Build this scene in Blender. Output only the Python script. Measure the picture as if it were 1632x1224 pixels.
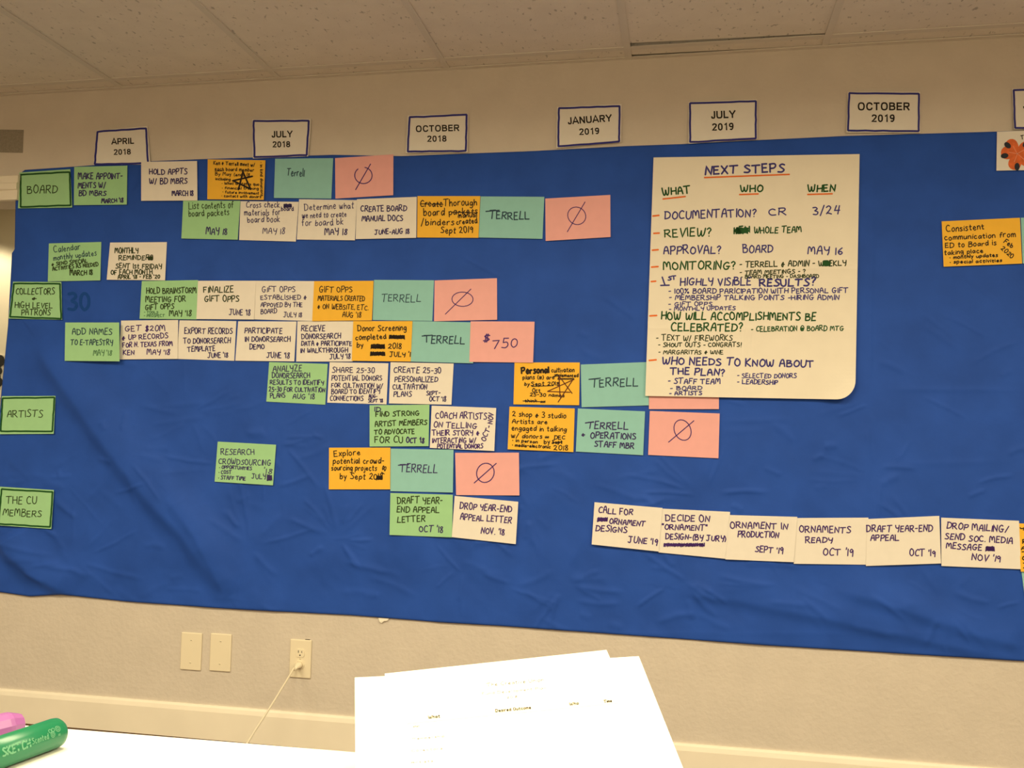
import bpy, bmesh, math, random
import numpy as np
from mathutils import Matrix, Vector

random.seed(7)
rng = np.random.RandomState(11)
for o in list(bpy.data.objects):
    bpy.data.objects.remove(o)
scn = bpy.context.scene
col = scn.collection

# ------------------------------------------------------------------ camera
S = 1.05                                  # metres per solved unit
F, YAW, PIT, ROL = 1450.1, .188024, .0696004, -.0213807
D, HC = 2.90612 * S, 1.0000 * S            # camera distance from the wall, camera height
H = 2.27116 * S                            # ceiling height
TILE, TEE0, STRIP = .6096 * S, -2.01687 * S, .0821576 * S
BB = .109172 * S                           # baseboard height
TZ = .762                                  # table top height
PW, PH = 1632, 1224


def _rot(a, b, c):
    ca, sa, cb, sb, cc, sc = math.cos(a), math.sin(a), math.cos(b), math.sin(b), math.cos(c), math.sin(c)
    return (np.array([[ca, -sa, 0], [sa, ca, 0], [0, 0, 1]]) @ np.array([[1, 0, 0], [0, cb, -sb], [0, sb, cb]])
            @ np.array([[cc, 0, sc], [0, 1, 0], [-sc, 0, cc]]))


RM = _rot(YAW, PIT, ROL)
CP = np.array([0, -D, HC])
cam_data = bpy.data.cameras.new('camera')
cam = bpy.data.objects.new('camera', cam_data)
col.objects.link(cam)
cam_data.sensor_width = 36
cam_data.lens = F / PW * 36
cam_data.clip_start = .02
m = Matrix.Identity(4)
for i in range(3):
    m[i][0], m[i][1], m[i][2], m[i][3] = RM[i, 0], RM[i, 2], -RM[i, 1], CP[i]
cam.matrix_world = m
scn.camera = cam

# ------------------------------------------------------------------ light
scn.view_settings.view_transform = 'Standard'
scn.view_settings.look = 'None'
scn.view_settings.gamma = 1
scn.view_settings.exposure = 0.0
world = bpy.data.worlds.new('world')
scn.world = world
world.use_nodes = True
world.node_tree.nodes['Background'].inputs[0].default_value = (.9, .75, .5, 1)
world.node_tree.nodes['Background'].inputs[1].default_value = .05
WARM = (1.0, .855, .56)
POWER = 44


def area(name, loc, size, power, color=WARM, rot=(0, 0, 0)):
    l = bpy.data.lights.new(name, 'AREA')
    l.shape = 'RECTANGLE'
    l.size, l.size_y = size
    l.energy = power
    l.color = color
    l.spread = math.radians(174)
    o = bpy.data.objects.new(name, l)
    col.objects.link(o)
    o.location = loc
    o.rotation_euler = rot
    return o


TROFFERS = [(x, y) for y in (-2.1, -4.1) for x in (-2.3, -.4, 1.5)]
for i, (x, y) in enumerate(TROFFERS):
    area('troffer_light', (x, y, H - .03), (1.1, .5), POWER)
hl = bpy.data.lights.new('hall_lamp', 'SPOT')
hl.energy = 24
hl.color = (1, .86, .58)
hl.spot_size = math.radians(110)
hl.spot_blend = .25
hl.shadow_soft_size = .04
hlo = bpy.data.objects.new('hall_lamp', hl)
col.objects.link(hlo)


# ------------------------------------------------------------------ pixel <-> wall
def ray(px, py):
    return RM @ np.array([(px - PW / 2) / F, 1, -(py - PH / 2) / F])


def U(px, py, y=0.0):
    d = ray(px, py)
    return CP + (y + D) / d[1] * d


def UZ(px, py, z):
    d = ray(px, py)
    return CP + (z - HC) / d[2] * d


def proj(P):
    v = (np.asarray(P) - CP) @ RM
    return np.stack([PW / 2 + F * v[..., 0] / v[..., 1], PH / 2 - F * v[..., 2] / v[..., 1]], -1)


def wallpx(q, y):
    """array of pixels, array of depths -> points"""
    q = np.asarray(q, float)
    d = np.stack([(q[:, 0] - PW / 2) / F, np.ones(len(q)), -(q[:, 1] - PH / 2) / F], 1) @ RM.T
    t = (np.asarray(y) + D) / d[:, 1]
    return CP + t[:, None] * d


# ------------------------------------------------------------------ materials
def lin(c):
    return tuple(((v / 255) / 12.92 if v / 255 <= .04045 else ((v / 255 + .055) / 1.055) ** 2.4) for v in c)


def mat(name, rgb, rough=.7, spec=.3, noise=0, nscale=20, bump=0, bscale=80, sheen=0, coat=0, detail=4, emis=0):
    mt = bpy.data.materials.new(name)
    mt.use_nodes = True
    nt = mt.node_tree
    b = nt.nodes['Principled BSDF']
    b.inputs['Base Color'].default_value = (*rgb, 1)
    b.inputs['Roughness'].default_value = rough
    b.inputs['Specular IOR Level'].default_value = spec
    b.inputs['Sheen Weight'].default_value = sheen
    b.inputs['Coat Weight'].default_value = coat
    if emis:
        b.inputs['Emission Color'].default_value = (*rgb, 1)
        b.inputs['Emission Strength'].default_value = emis
    tc = nt.nodes.new('ShaderNodeTexCoord')
    if noise:
        n = nt.nodes.new('ShaderNodeTexNoise')
        n.inputs['Scale'].default_value = nscale
        n.inputs['Detail'].default_value = detail
        r = nt.nodes.new('ShaderNodeMapRange')
        r.inputs[1].default_value, r.inputs[2].default_value = .3, .7
        r.inputs[3].default_value, r.inputs[4].default_value = 1 - noise, 1 + noise
        mx = nt.nodes.new('ShaderNodeMix')
        mx.data_type = 'RGBA'
        mx.blend_type = 'MULTIPLY'
        mx.inputs[0].default_value = 1
        mx.inputs[6].default_value = (*rgb, 1)
        nt.links.new(tc.outputs['Object'], n.inputs['Vector'])
        nt.links.new(n.outputs[0], r.inputs[0])
        nt.links.new(r.outputs[0], mx.inputs[7])
        nt.links.new(mx.outputs[2], b.inputs['Base Color'])
    if bump:
        n2 = nt.nodes.new('ShaderNodeTexNoise')
        n2.inputs['Scale'].default_value = bscale
        n2.inputs['Detail'].default_value = 3
        bp = nt.nodes.new('ShaderNodeBump')
        bp.inputs['Strength'].default_value = bump
        bp.inputs['Distance'].default_value = .004
        nt.links.new(tc.outputs['Object'], n2.inputs['Vector'])
        nt.links.new(n2.outputs[0], bp.inputs['Height'])
        nt.links.new(bp.outputs[0], b.inputs['Normal'])
    return mt


M = {
    'wall': mat('wall_paint', (.66, .60, .53), .6, .3, .03, 9, .45, 62),
    'hall': mat('hall_paint', (.74, .68, .54), .7, .3, .02, 5),
    'trim': mat('trim_paint', (.88, .82, .70), .4, .4, .03, 6),
    'tee': mat('tee_paint', (.74, .70, .65), .5, .3),
    'plenum': mat('plenum_dark', (.02, .018, .015), .9, .1),
    'floor': mat('carpet', (.10, .055, .03), .95, .1, .3, 120),
    'white': mat('white_paper', (.84, .80, .74), .75, .2, .015, 30),
    'card': mat('card_stock', (.84, .82, .78), .7, .2, .01, 30),
    'chart': mat('chart_paper', (.86, .81, .70), .75, .2, .02, 12),
    'green': mat('green_paper', (.36, .67, .36), .75, .2, .02, 30),
    'teal': mat('teal_paper', (.29, .60, .59), .75, .2, .02, 30),
    'pink': mat('pink_paper', (.86, .44, .44), .75, .2, .02, 30),
    'orange': mat('orange_paper', (.92, .52, .055), .75, .2, .02, 30),
    'navy': mat('ink_navy', (.045, .030, .14), .6, .2),
    'purple': mat('ink_purple', (.06, .02, .17), .6, .2),
    'blue': mat('ink_blue_marker', (.05, .042, .24), .6, .2),
    'border': mat('ink_border_blue', (.035, .035, .26), .6, .2),
    'black': mat('ink_black', (.022, .014, .010), .6, .2),
    'dgreen': mat('ink_green', (.012, .085, .018), .6, .2),
    'bgreen': mat('ink_black_green', (.03, .05, .015), .6, .2),
    'dteal': mat('ink_dark_teal', (.025, .06, .10), .6, .2),
    'pale': mat('ink_faint_green', (.09, .22, .11), .6, .2),
    'brown': mat('ink_brown', (.11, .022, .012), .6, .2),
    'orangeink': mat('ink_orange', (.80, .17, .03), .6, .2),
    'print': mat('print_black', (.018, .014, .012), .6, .2),
    'plastic': mat('ivory_plastic', (.86, .78, .60), .3, .5),
    'dark': mat('slot_dark', (.015, .012, .01), .6, .2),
    'cord': mat('cord_vinyl', (.84, .76, .58), .4, .4),
    'table': mat('table_laminate', (.86, .85, .80), .45, .4, .01, 8),
    'metal': mat('table_metal', (.25, .24, .22), .35, .5),
    'edge': mat('table_edge', (.30, .24, .18), .5, .4),
    'sheet': mat('printer_paper', (.90, .90, .88), .8, .2),
    'ochre': mat('print_ochre', (.02, .012, .005), .8, .2),
    'faint': mat('print_faint', (.05, .048, .046), .8, .2),
    'band': mat('print_band', (.80, .73, .56), .8, .2),
    'gmark': mat('marker_green', (.008, .155, .070), .3, .5),
    'pmark': mat('marker_purple', (.33, .11, .34), .3, .5),
    'gprint': mat('marker_print', (.12, .33, .19), .5, .3),
    'tape': mat('grey_tape', (.30, .27, .22), .7, .2, .12, 120),
    'flower': mat('petal_orange', (.76, .165, .05), .7, .2, .15, 60),
    'ftip': mat('petal_tip', (.03, .035, .05), .7, .2),
    'fvein': mat('petal_vein', (.86, .35, .20), .7, .2),
    'bw_l': mat('photo_grey', (.45, .43, .38), .5, .3, .4, 30),
    'bw_d': mat('photo_dark', (.03, .03, .03), .5, .3),
    'diff': mat('diffuser', (1, .85, .6), .6, .2, emis=2),
    'ghost': mat('cloth_stain', (.012, .066, .30), .8, .1),
}


def ceiling_mat():
    mt = mat('ceiling_tile', (.83, .78, .72), .9, .1, .03, 14, .25, 150)
    nt = mt.node_tree
    b = nt.nodes['Principled BSDF']
    src = b.inputs['Base Color'].links[0].from_socket
    tc = [n for n in nt.nodes if n.type == 'TEX_COORD'][0]
    mp = nt.nodes.new('ShaderNodeMapping')
    mp.inputs['Scale'].default_value = (1, .55, 1)
    v = nt.nodes.new('ShaderNodeTexNoise')
    v.inputs['Scale'].default_value = 75
    v.inputs['Detail'].default_value = 2
    r = nt.nodes.new('ShaderNodeMapRange')
    r.inputs[1].default_value, r.inputs[2].default_value = .28, .36
    r.inputs[3].default_value, r.inputs[4].default_value = .62, 1
    mx = nt.nodes.new('ShaderNodeMix')
    mx.data_type = 'RGBA'
    mx.blend_type = 'MULTIPLY'
    mx.inputs[0].default_value = 1
    nt.links.new(tc.outputs['Object'], mp.inputs[0])
    nt.links.new(mp.outputs[0], v.inputs['Vector'])
    nt.links.new(v.outputs[0], r.inputs[0])
    nt.links.new(src, mx.inputs[6])
    nt.links.new(r.outputs[0], mx.inputs[7])
    nt.links.new(mx.outputs[2], b.inputs['Base Color'])
    return mt


M['ceil'] = ceiling_mat()
M['cloth'] = mat('blue_cloth', (.023, .086, .445), .6, .12, .10, 7, .12, 45, detail=6)


# ------------------------------------------------------------------ mesh helpers
def obj(name, verts, faces, material, parent=None, loc=None, smooth=False):
    me = bpy.data.meshes.new(name)
    v = np.asarray(verts, float)
    if loc is not None:
        v = v - np.asarray(loc)
    me.from_pydata([tuple(x) for x in v], [], [tuple(f) for f in faces])
    me.materials.append(material)
    if smooth:
        me.polygons.foreach_set('use_smooth', [True] * len(me.polygons))
    me.update()
    o = bpy.data.objects.new(name, me)
    col.objects.link(o)
    if parent is not None:
        o.parent = parent
    elif loc is not None:
        o.location = tuple(loc)
    return o


def from_bm(name, bm, material, parent=None, loc=(0, 0, 0), smooth=False):
    bmesh.ops.recalc_face_normals(bm, faces=bm.faces)
    me = bpy.data.meshes.new(name)
    bm.to_mesh(me)
    bm.free()
    me.materials.append(material)
    if smooth:
        me.polygons.foreach_set('use_smooth', [True] * len(me.polygons))
    o = bpy.data.objects.new(name, me)
    col.objects.link(o)
    o.location = loc
    if parent is not None:
        o.parent = parent
    return o


def box_bm(x0, x1, y0, y1, z0, z1, bevel=0, seg=2):
    bm = bmesh.new()
    bmesh.ops.create_cube(bm, size=1)
    for v in bm.verts:
        v.co = Vector(((x0 + x1) / 2 + v.co.x * (x1 - x0), (y0 + y1) / 2 + v.co.y * (y1 - y0), (z0 + z1) / 2 + v.co.z * (z1 - z0)))
    if bevel:
        bmesh.ops.bevel(bm, geom=list(bm.edges), offset=bevel, segments=seg, affect='EDGES', profile=.5)
    return bm


def tag(o, label, cat, group=None):
    o['label'] = label
    o['category'] = cat
    if group:
        o['group'] = group
    return o


def struct(o):
    o['kind'] = 'structure'
    return o


def empty(name, loc):
    o = bpy.data.objects.new(name, None)
    o.empty_display_size = .05
    col.objects.link(o)
    o.location = tuple(loc)
    return o


def tube(points, r, n=10):
    pts = [Vector(p) for p in points]
    verts, faces = [], []
    up = Vector((0, 0, 1))
    for i, p in enumerate(pts):
        t = (pts[min(i + 1, len(pts) - 1)] - pts[max(i - 1, 0)]).normalized()
        a = t.cross(up)
        a = a.normalized() if a.length > 1e-4 else Vector((1, 0, 0))
        b = t.cross(a).normalized()
        for k in range(n):
            th = 2 * math.pi * k / n
            verts.append(p + r * (math.cos(th) * a + math.sin(th) * b))
    for i in range(len(pts) - 1):
        for k in range(n):
            faces.append((i * n + k, i * n + (k + 1) % n, (i + 1) * n + (k + 1) % n, (i + 1) * n + k))
    faces.append(tuple(range(n))[::-1])
    faces.append(tuple((len(pts) - 1) * n + k for k in range(n)))
    return [tuple(v) for v in verts], faces


def catmull(pts, sub=4):
    pts = [np.array(p, float) for p in pts]
    if len(pts) < 3:
        return pts
    closed = np.allclose(pts[0], pts[-1])
    out = []
    n = len(pts)
    for i in range(n - 1):
        p1, p2 = pts[i], pts[i + 1]
        p0 = pts[i - 1] if i > 0 else (pts[-2] if closed else 2 * p1 - p2)
        p3 = pts[i + 2] if i + 2 < n else (pts[1] if closed else 2 * p2 - p1)
        for k in range(sub):
            t = k / sub
            out.append(.5 * (2 * p1 + (p2 - p0) * t + (2 * p0 - 5 * p1 + 4 * p2 - p3) * t * t + (3 * p1 - p0 - 3 * p2 + p3) * t ** 3))
    out.append(pts[-1])
    return out


# ------------------------------------------------------------------ pen lettering (strokes on a 10-high cap; "~" = curved)
G = {
 'A': "~0,0 1,6 2.5,9.6 4.2,9.6 5.2,6 6.2,0|0.6,4.3 6,4.5", 'B': "0.2,0 0.2,10|~-.4,9.8 4,9.6 4.6,7.5 1,5.4|~1,5.4 5.6,5 6,2 4,.2 0,.1",
 'C': "~6,8.6 3.5,10 .8,7.5 .3,3.5 2.2,.3 6.2,.8", 'D': "0.2,0 .4,10|~-.6,10 4,9.5 6.6,6 5,1.5 0,0", 'E': "5,10 .3,9.8 0,0 5.2,.2|.2,5.2 4.2,5.3",
 'F': "5.6,10 .3,9.8 0,0|.2,5.2 4.2,5.3", 'G': "~6,8.8 3.5,10 .8,7.5 .3,3.5 2.2,.3 5.3,.7 6,4.2|3.3,4.3 7.4,4.3", 'H': "0,10 0,0|6,10 6.1,0|0,4.8 6,5.2",
 'I': ".4,10 .4,0", 'J': "~4.5,10 4.4,3 3,.2 0,1|1,10 7.4,10", 'K': ".2,10 0,0|5.6,10 .2,4.8 6,0", 'L': ".3,10 0,.2 5.8,.3",
 'M': "~0,0 .5,8.5 1.8,9.8 3.4,7 3.9,3.6|~3.9,3.6 4.6,7.5 6,9.8 7.4,8 8,0", 'N': "0,0 .3,10 5.5,.5 6,10", 'O': "~3,10 .7,8 .2,3 3,0 6,2.5 5.8,7.5 3,10 1.6,9.4",
 'P': "0,0 .3,10|~-.5,9.6 4.5,10 5.6,7.4 3.8,5 .2,4.6", 'Q': "~3,10 .5,8 .2,3 3,0 6,2.5 6,7.5 3,10|4,3 6.5,-1", 'R': "0,0 .3,10|~-.5,9.6 4.5,10 5.4,7.6 3.6,5.2 .4,4.8|2,4.8 6.4,0",
 'S': "~5.6,9 3,10 .8,8.2 2.8,5.6 5.4,3 3.5,.3 -.4,.6", 'T': "3,10 2.8,0|-.9,9.8 7.2,10.3", 'U': "~0,10 .2,2.5 2.8,0 5.5,2.5 6,10", 'V': "0,10 2.8,0 6,10",
 'W': "~0,10 .9,2 2.2,.3 3.6,2.5 4.3,7|~4.3,7 4.8,2 6,.3 7.6,3 8.6,10", 'X': "0,10 6,0|6,10 0,0", 'Y': "~0,10 .8,6 3,5 5.4,6.2|6,10 5.2,2 4,-1", 'Z': "0,10 5.5,10 0,0 6.2,0",
 '0': "~2.6,10 .4,8 .2,3 2.4,0 4.8,2.5 4.8,7.5 2.6,10", '1': ".8,10 .5,0", '2': "~0,8 2.5,10 4.6,8 3,4.5 0,.4|~0,.4 1.4,1.4 5.4,.2", '3': "~0,9.5 3,10 4.4,8 1.8,5.4|~1.8,5.4 4.9,3.6 3.5,.3 -.2,.6",
 '4': "1.5,10 .3,4.2 5.6,4.5|4.6,10 4,0", '5': "5.2,10 1.2,10 .8,5.5|~.8,5.5 3.8,6 5,3.2 3.3,.3 -.2,.6", '6': "~4.5,10 1,6 .3,2.5 2.5,0 4.8,2.2 3,4.6 .6,3", '7': "0,9.6 5.4,10 1.6,-1",
 '8': "~4.5,8.6 2.5,10 .8,8 4,4.2 4.2,1 2,0 .4,2 4.5,8.6", '9': "~4.5,8 2.5,10 .4,7.6 2,5.4 4.6,8|4.6,8.4 4.2,-.4",
 "'": ".3,11 0,8", '"': ".3,11 0,8.3|2.3,11 2,8.3", '-': "0,4.5 3.6,4.8", '.': "0,.2 .7,.2", ',': ".4,.8 0,-1.4", '/': "0,-1 4,10.5", '?': "~0,8.5 2.4,10.4 4.2,8 2.2,5 2,3|1.9,.5 2.3,.1",
 '&': "0,3.4 5.4,4.2|~2.8,8 .5,4 .8,1.6 2.8,.2 3.2,7", '(': "~2,11 .2,5 2,-1", ')': "~0,11 1.8,5 0,-1", '%': "0,0 6,10|~1.5,10 .4,8.5 1.6,7 2.6,8.5 1.5,10|~5.6,3 4.5,1.5 5.6,0 6.8,1.5 5.6,3",
 '$': "~5,8.8 2.6,9.6 .8,7.8 2.6,5.4 4.8,3 3,.6 0,1.2|2,11.5 1.6,-1.5|3.4,11.5 3,-1.5", '#': "1,9 .4,0|4,9 3.4,0|-.4,6 5.2,6.4|-.6,3 5,3.4", '!': ".6,10 .3,3|.2,.4 .4,0",
 '@': "~5,4 3,5.4 2,3 3.4,2 5,4.4 5.4,2 7,4 6,8 3,9.6 .4,6 .6,2 3,-.2 6.4,.6", '*': "0,3.8 .9,3.8|.1,4.4 .8,3.2", ':': ".2,6 .4,5.6|.2,1 .4,.6",
 'a': "~4.2,5 2,6.2 .2,3 1.8,0 4.2,3.5|4.4,6 4.7,0", 'b': ".1,10 .1,0|~.1,3 2.5,6.2 4.5,3 2.3,0 .1,1", 'c': "~4,5.3 2,6.2 .3,3 2,0 4.5,1.1", 'd': "~4.2,5 2,6.2 .2,3 1.8,0 4.2,3|4.5,10 4.6,0",
 'e': "~.3,3 4,3.6 2.4,6.2 .3,3.2 2,0 4.7,1.2", 'f': "~4,9.3 2.6,10 1.6,8 1.4,0|0,5.6 3.6,5.8", 'g': "~4.2,5 2,6.2 .2,3.2 1.8,.3 4.2,3.5|~4.4,6 4.2,-2 2,-4 0,-2.8", 'h': ".2,10 0,0|~.1,3 2.3,6.2 4,4.5 4.2,0",
 'i': ".3,6 .3,0|.3,8.2 .4,8.8", 'j': "~2,6 2,-2 .6,-3.8 -.6,-2.6|2,8.2 2.1,8.8", 'k': ".1,10 0,0|3.8,6 .2,2.8 4.4,0", 'l': ".3,10 .3,0", 'm': "0,6 0,0|~0,3.5 1.8,6.2 3,4.5 3,0|~3,3.5 4.8,6.2 6.2,4.5 6.4,0",
 'n': "0,6 0,0|~0,3.5 2.2,6.2 4,4.5 4.2,0", 'o': "~2.2,6.2 .3,4 .8,.6 2.6,0 4.4,2.5 3.8,5.5 2.2,6.2", 'p': "0,6 0,-4|~0,3.5 2.4,6.2 4.5,3.2 2.4,0 .1,1.2", 'q': "~4.2,5 2,6.2 .2,3 1.8,0 4.2,3.5|4.4,6 4.4,-4",
 'r': "0,6 .1,0|~.1,3.5 1.6,6 3.8,5.8", 's': "~3.7,5.4 1.8,6.2 .6,4.7 3.4,1.8 2,0 -.2,.4", 't': "~1.7,9 1.6,1.4 2.2,.1 3.6,.4|0,6 3.8,6.2", 'u': "~0,6 .2,1.5 1.8,0 4,2.5|4.2,6 4.5,0",
 'v': "0,6 2,0 4,6", 'w': "~0,6 .8,.5 2,.3 3.2,5|~3.2,5 3.8,.4 5,.4 6.4,6", 'x': "0,6 4,0|4,6 0,0", 'y': "0,6 2.4,.6|4.4,6 .8,-4", 'z': "0,6 4,6 0,0 4.4,0",
}
GLY = {}
for ch, s in G.items():
    st = []
    for part in s.split('|'):
        c = part.startswith('~')
        p = [tuple(float(v) for v in q.split(',')) for q in part.lstrip('~').split()]
        st.append(catmull(p, 3) if c else [np.array(q) for q in p])
    GLY[ch] = (st, max(q[0] for k in st for q in k))


def write(text, x0, y0, x1, y1, h, jit=1.0):
    """strokes in frame coordinates (y down) for text fitted between two baseline points"""
    adv, x = [], 0
    for ch in text:
        if ch == ' ':
            x += 4.6
            adv.append(None)
            continue
        adv.append(x)
        x += GLY[ch][1] + 2.3
    tot = max(x - 2.3, 1)
    L = math.hypot(x1 - x0, y1 - y0)
    ex = np.array([(x1 - x0) / L, (y1 - y0) / L])
    ey = np.array([ex[1], -ex[0]])
    sx, sy = L / tot, h / 10
    out = []
    for ch, a in zip(text, adv):
        if a is None:
            continue
        sc = 1 + random.uniform(-.13, .13) * jit
        dy = random.uniform(-.7, .7) * jit
        sl = random.uniform(-.06, .12) * jit
        for st in GLY[ch][0]:
            out.append([np.array([x0, y0]) + ex * (a + (q[0] + q[1] * sl)) * sx + ey * (q[1] * sc + dy) * sy for q in st])
    return out


def scribble(x0, y0, x1, y1, n=9):
    pts = []
    for i in range(n):
        t = i / (n - 1)
        pts.append((x0 + (x1 - x0) * t + random.uniform(-1, 1), (y0 if i % 2 else y1) + random.uniform(-.1, .1) * (y1 - y0)))
    k = [(x0 + (x1 - x0) * i / 5, (y0 + y1) / 2 + (.18 if i % 2 else -.18) * (y1 - y0)) for i in range(6)]
    return [[np.array(p) for p in pts], [np.array(p) for p in k]]


def ring(cx, cy, rx, ry, a0=60, sweep=375, n=22, tilt=0):
    out = []
    for i in range(n + 1):
        a = math.radians(a0 + sweep * i / n)
        rr = 1 + .04 * math.sin(a * 2 + cx)
        out.append(np.array([cx + rx * rr * math.cos(a) + tilt * math.sin(a) * ry, cy - ry * rr * math.sin(a)]))
    return out


def ribbon(strokes, w, cap=.42):
    """flat pen strokes -> 2-D verts, faces (w = full width); round caps"""
    V, Fc = [], []
    for st in strokes:
        p = [np.asarray(q, float) for q in st]
        p = [p[0]] + [p[i] for i in range(1, len(p)) if np.linalg.norm(p[i] - p[i - 1]) > 1e-3 * w]
        if len(p) < 2:
            p = [p[0], p[0] + np.array([w * .5, 0])]
        b = len(V)
        n = len(p)
        d0 = (p[0] - p[1]) / np.linalg.norm(p[0] - p[1])
        d1 = (p[-1] - p[-2]) / np.linalg.norm(p[-1] - p[-2])
        for i in range(n):
            t0 = p[i] - p[i - 1] if i else p[1] - p[0]
            t1 = p[i + 1] - p[i] if i < n - 1 else t0
            t0, t1 = t0 / np.linalg.norm(t0), t1 / np.linalg.norm(t1)
            t = t0 + t1
            t = t / np.linalg.norm(t) if np.linalg.norm(t) > .3 else t1
            nn = np.array([-t[1], t[0]])
            k = w / 2 / max(.6, abs(nn @ np.array([-t1[1], t1[0]])))
            V += [p[i] + nn * k, p[i] - nn * k]
        for i in range(n - 1):
            Fc.append((b + 2 * i, b + 2 * i + 1, b + 2 * i + 3, b + 2 * i + 2))
        e = len(V)
        V += [p[0] + d0 * w * cap, p[-1] + d1 * w * cap]
        Fc += [(b, e, b + 1), (b + 2 * n - 2, b + 2 * n - 1, e + 1)]
    return np.array(V), Fc


# ------------------------------------------------------------------ the cloth surface
TOP = [(27, 281), (40, 271), (115, 266), (225, 258), (320, 254), (530, 247), (640, 249), (850, 241), (1000, 233), (1086, 230), (1220, 223), (1346, 217), (1588, 210), (1760, 204)]
BOT = [(-60, 938), (0, 943), (50, 950), (100, 947), (200, 958), (370, 970), (560, 980), (700, 991), (800, 997), (1020, 1013), (1240, 1029), (1420, 1040), (1632, 1053), (1800, 1064)]
LEFT = [(27, 281), (24.5, 402), (20.5, 404), (14, 520), (6, 600), (1, 660), (-6, 740), (-14, 840), (-24, 944)]
topw = np.array([U(*q) for q in TOP])
botw = np.array([U(*q) for q in BOT])
leftw = np.array([U(*q) for q in LEFT])
# folds: (polyline px, steep side width, gentle side width, height m)
FOLDS = [
    ([(62, 545), (100, 600), (150, 672), (200, 740), (245, 795), (300, 850), (372, 957)], 18, 52, .026),
    ([(6, 855), (20, 880), (60, 912), (120, 945)], 15, 40, .022),
    ([(275, 790), (320, 850), (368, 950)], 10, 28, .009),
    ([(1085, 940), (1180, 955), (1400, 1000), (1620, 1050)], 12, 44, .009),
    ([(1330, 935), (1440, 968), (1560, 1010), (1632, 1028)], 12, 30, .010),
]
CREASES = []


def star(cx, cy, n, r0, r1, amp, a0=0, a1=360):
    for i in range(n):
        a = math.radians(random.uniform(a0, a1))
        s, e = random.uniform(r0, r0 + 25), random.uniform(r1 * .5, r1)
        bend = random.uniform(-.15, .15)
        CREASES.append(([(cx + s * math.cos(a), cy + s * math.sin(a)), (cx + (s + e) / 2 * math.cos(a + bend / 2), cy + (s + e) / 2 * math.sin(a + bend / 2)), (cx + e * math.cos(a + bend), cy + e * math.sin(a + bend))], random.uniform(2.5, 5), amp * random.uniform(.5, 2.0)))


star(540, 858, 16, 5, 95, .0016)
star(845, 815, 12, 5, 80, .0015)
star(200, 720, 9, 20, 110, .0014)
star(1120, 790, 12, 10, 140, .0016)
star(1090, 920, 10, 10, 100, .0015)
star(740, 900, 9, 10, 110, .0013)
star(430, 700, 8, 20, 100, .0012)
star(1250, 930, 9, 10, 120, .0014)
star(60, 760, 8, 10, 80, .0013)
star(300, 660, 10, 10, 110, .0013)
star(120, 890, 10, 10, 120, .0014)
star(400, 870, 12, 10, 120, .0015)
star(900, 930, 10, 10, 100, .0014)
star(1400, 760, 8, 10, 130, .0012)
star(1500, 960, 8, 10, 110, .0014)
for i in range(170):
    x, y = random.uniform(-20, 1650), random.choice([random.uniform(640, 1000), random.uniform(640, 1000), random.uniform(270, 640)])
    a, l = random.uniform(-.5, .9), random.uniform(20, 90)
    CREASES.append(([(x, y), (x + l * .5 * math.cos(a), y + l * .5 * math.sin(a) + random.uniform(-4, 4)), (x + l * math.cos(a), y + l * math.sin(a))], random.uniform(2.2, 6), random.uniform(.0008, .0030)))
for x0, y0, x1, y1, a in [(1268, 640, 1262, 1020, .0012), (1392, 240, 1384, 660, .0022), (1384, 660, 1376, 820, .0015), (1515, 300, 1512, 830, .0012), (1400, 620, 1632, 622, .0016), (150, 500, 170, 560, .001),
                          (450, 330, 455, 980, .0006), (860, 380, 862, 990, .0007), (232, 650, 350, 640, .0014), (240, 677, 330, 664, .0016), (880, 1010, 1632, 1008, .0006), (1150, 672, 1260, 668, .0014), (1400, 740, 1600, 736, .001)]:
    CREASES.append(([(x0, y0), ((x0 + x1) / 2, (y0 + y1) / 2), (x1, y1)], 4.5, a))


def seg_dist(q, a, b):
    a, b = np.array(a, float), np.array(b, float)
    d = b - a
    L = np.linalg.norm(d)
    t = np.clip(((q - a) @ d) / L ** 2, 0, 1)
    r = q - a - t[:, None] * d
    side = d[0] * r[:, 1] - d[1] * r[:, 0]      # + = clockwise side (screen: below / left for a down-right line)
    return np.hypot(r[:, 0], r[:, 1]), np.sign(side), t


def polydist(q, pts):
    D0 = np.full(len(q), 1e9)
    SG = np.zeros(len(q))
    TT = np.zeros(len(q))
    n = len(pts) - 1
    for i in range(n):
        d, s, t = seg_dist(q, pts[i], pts[i + 1])
        k = d < D0
        D0[k], SG[k], TT[k] = d[k], s[k], (i + t[k]) / n
    return D0, SG, TT


def vnoise(x, z, sc, seed):
    r = np.random.RandomState(seed)
    g = r.rand(64, 64)
    u, v = x * sc + 20, z * sc + 20
    iu, iv = np.floor(u).astype(int), np.floor(v).astype(int)
    fu, fv = u - iu, v - iv
    fu, fv = fu * fu * (3 - 2 * fu), fv * fv * (3 - 2 * fv)
    a, b, c, d = g[iu % 64, iv % 64], g[(iu + 1) % 64, iv % 64], g[iu % 64, (iv + 1) % 64], g[(iu + 1) % 64, (iv + 1) % 64]
    return (a * (1 - fu) + b * fu) * (1 - fv) + (c * (1 - fu) + d * fu) * fv


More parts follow.
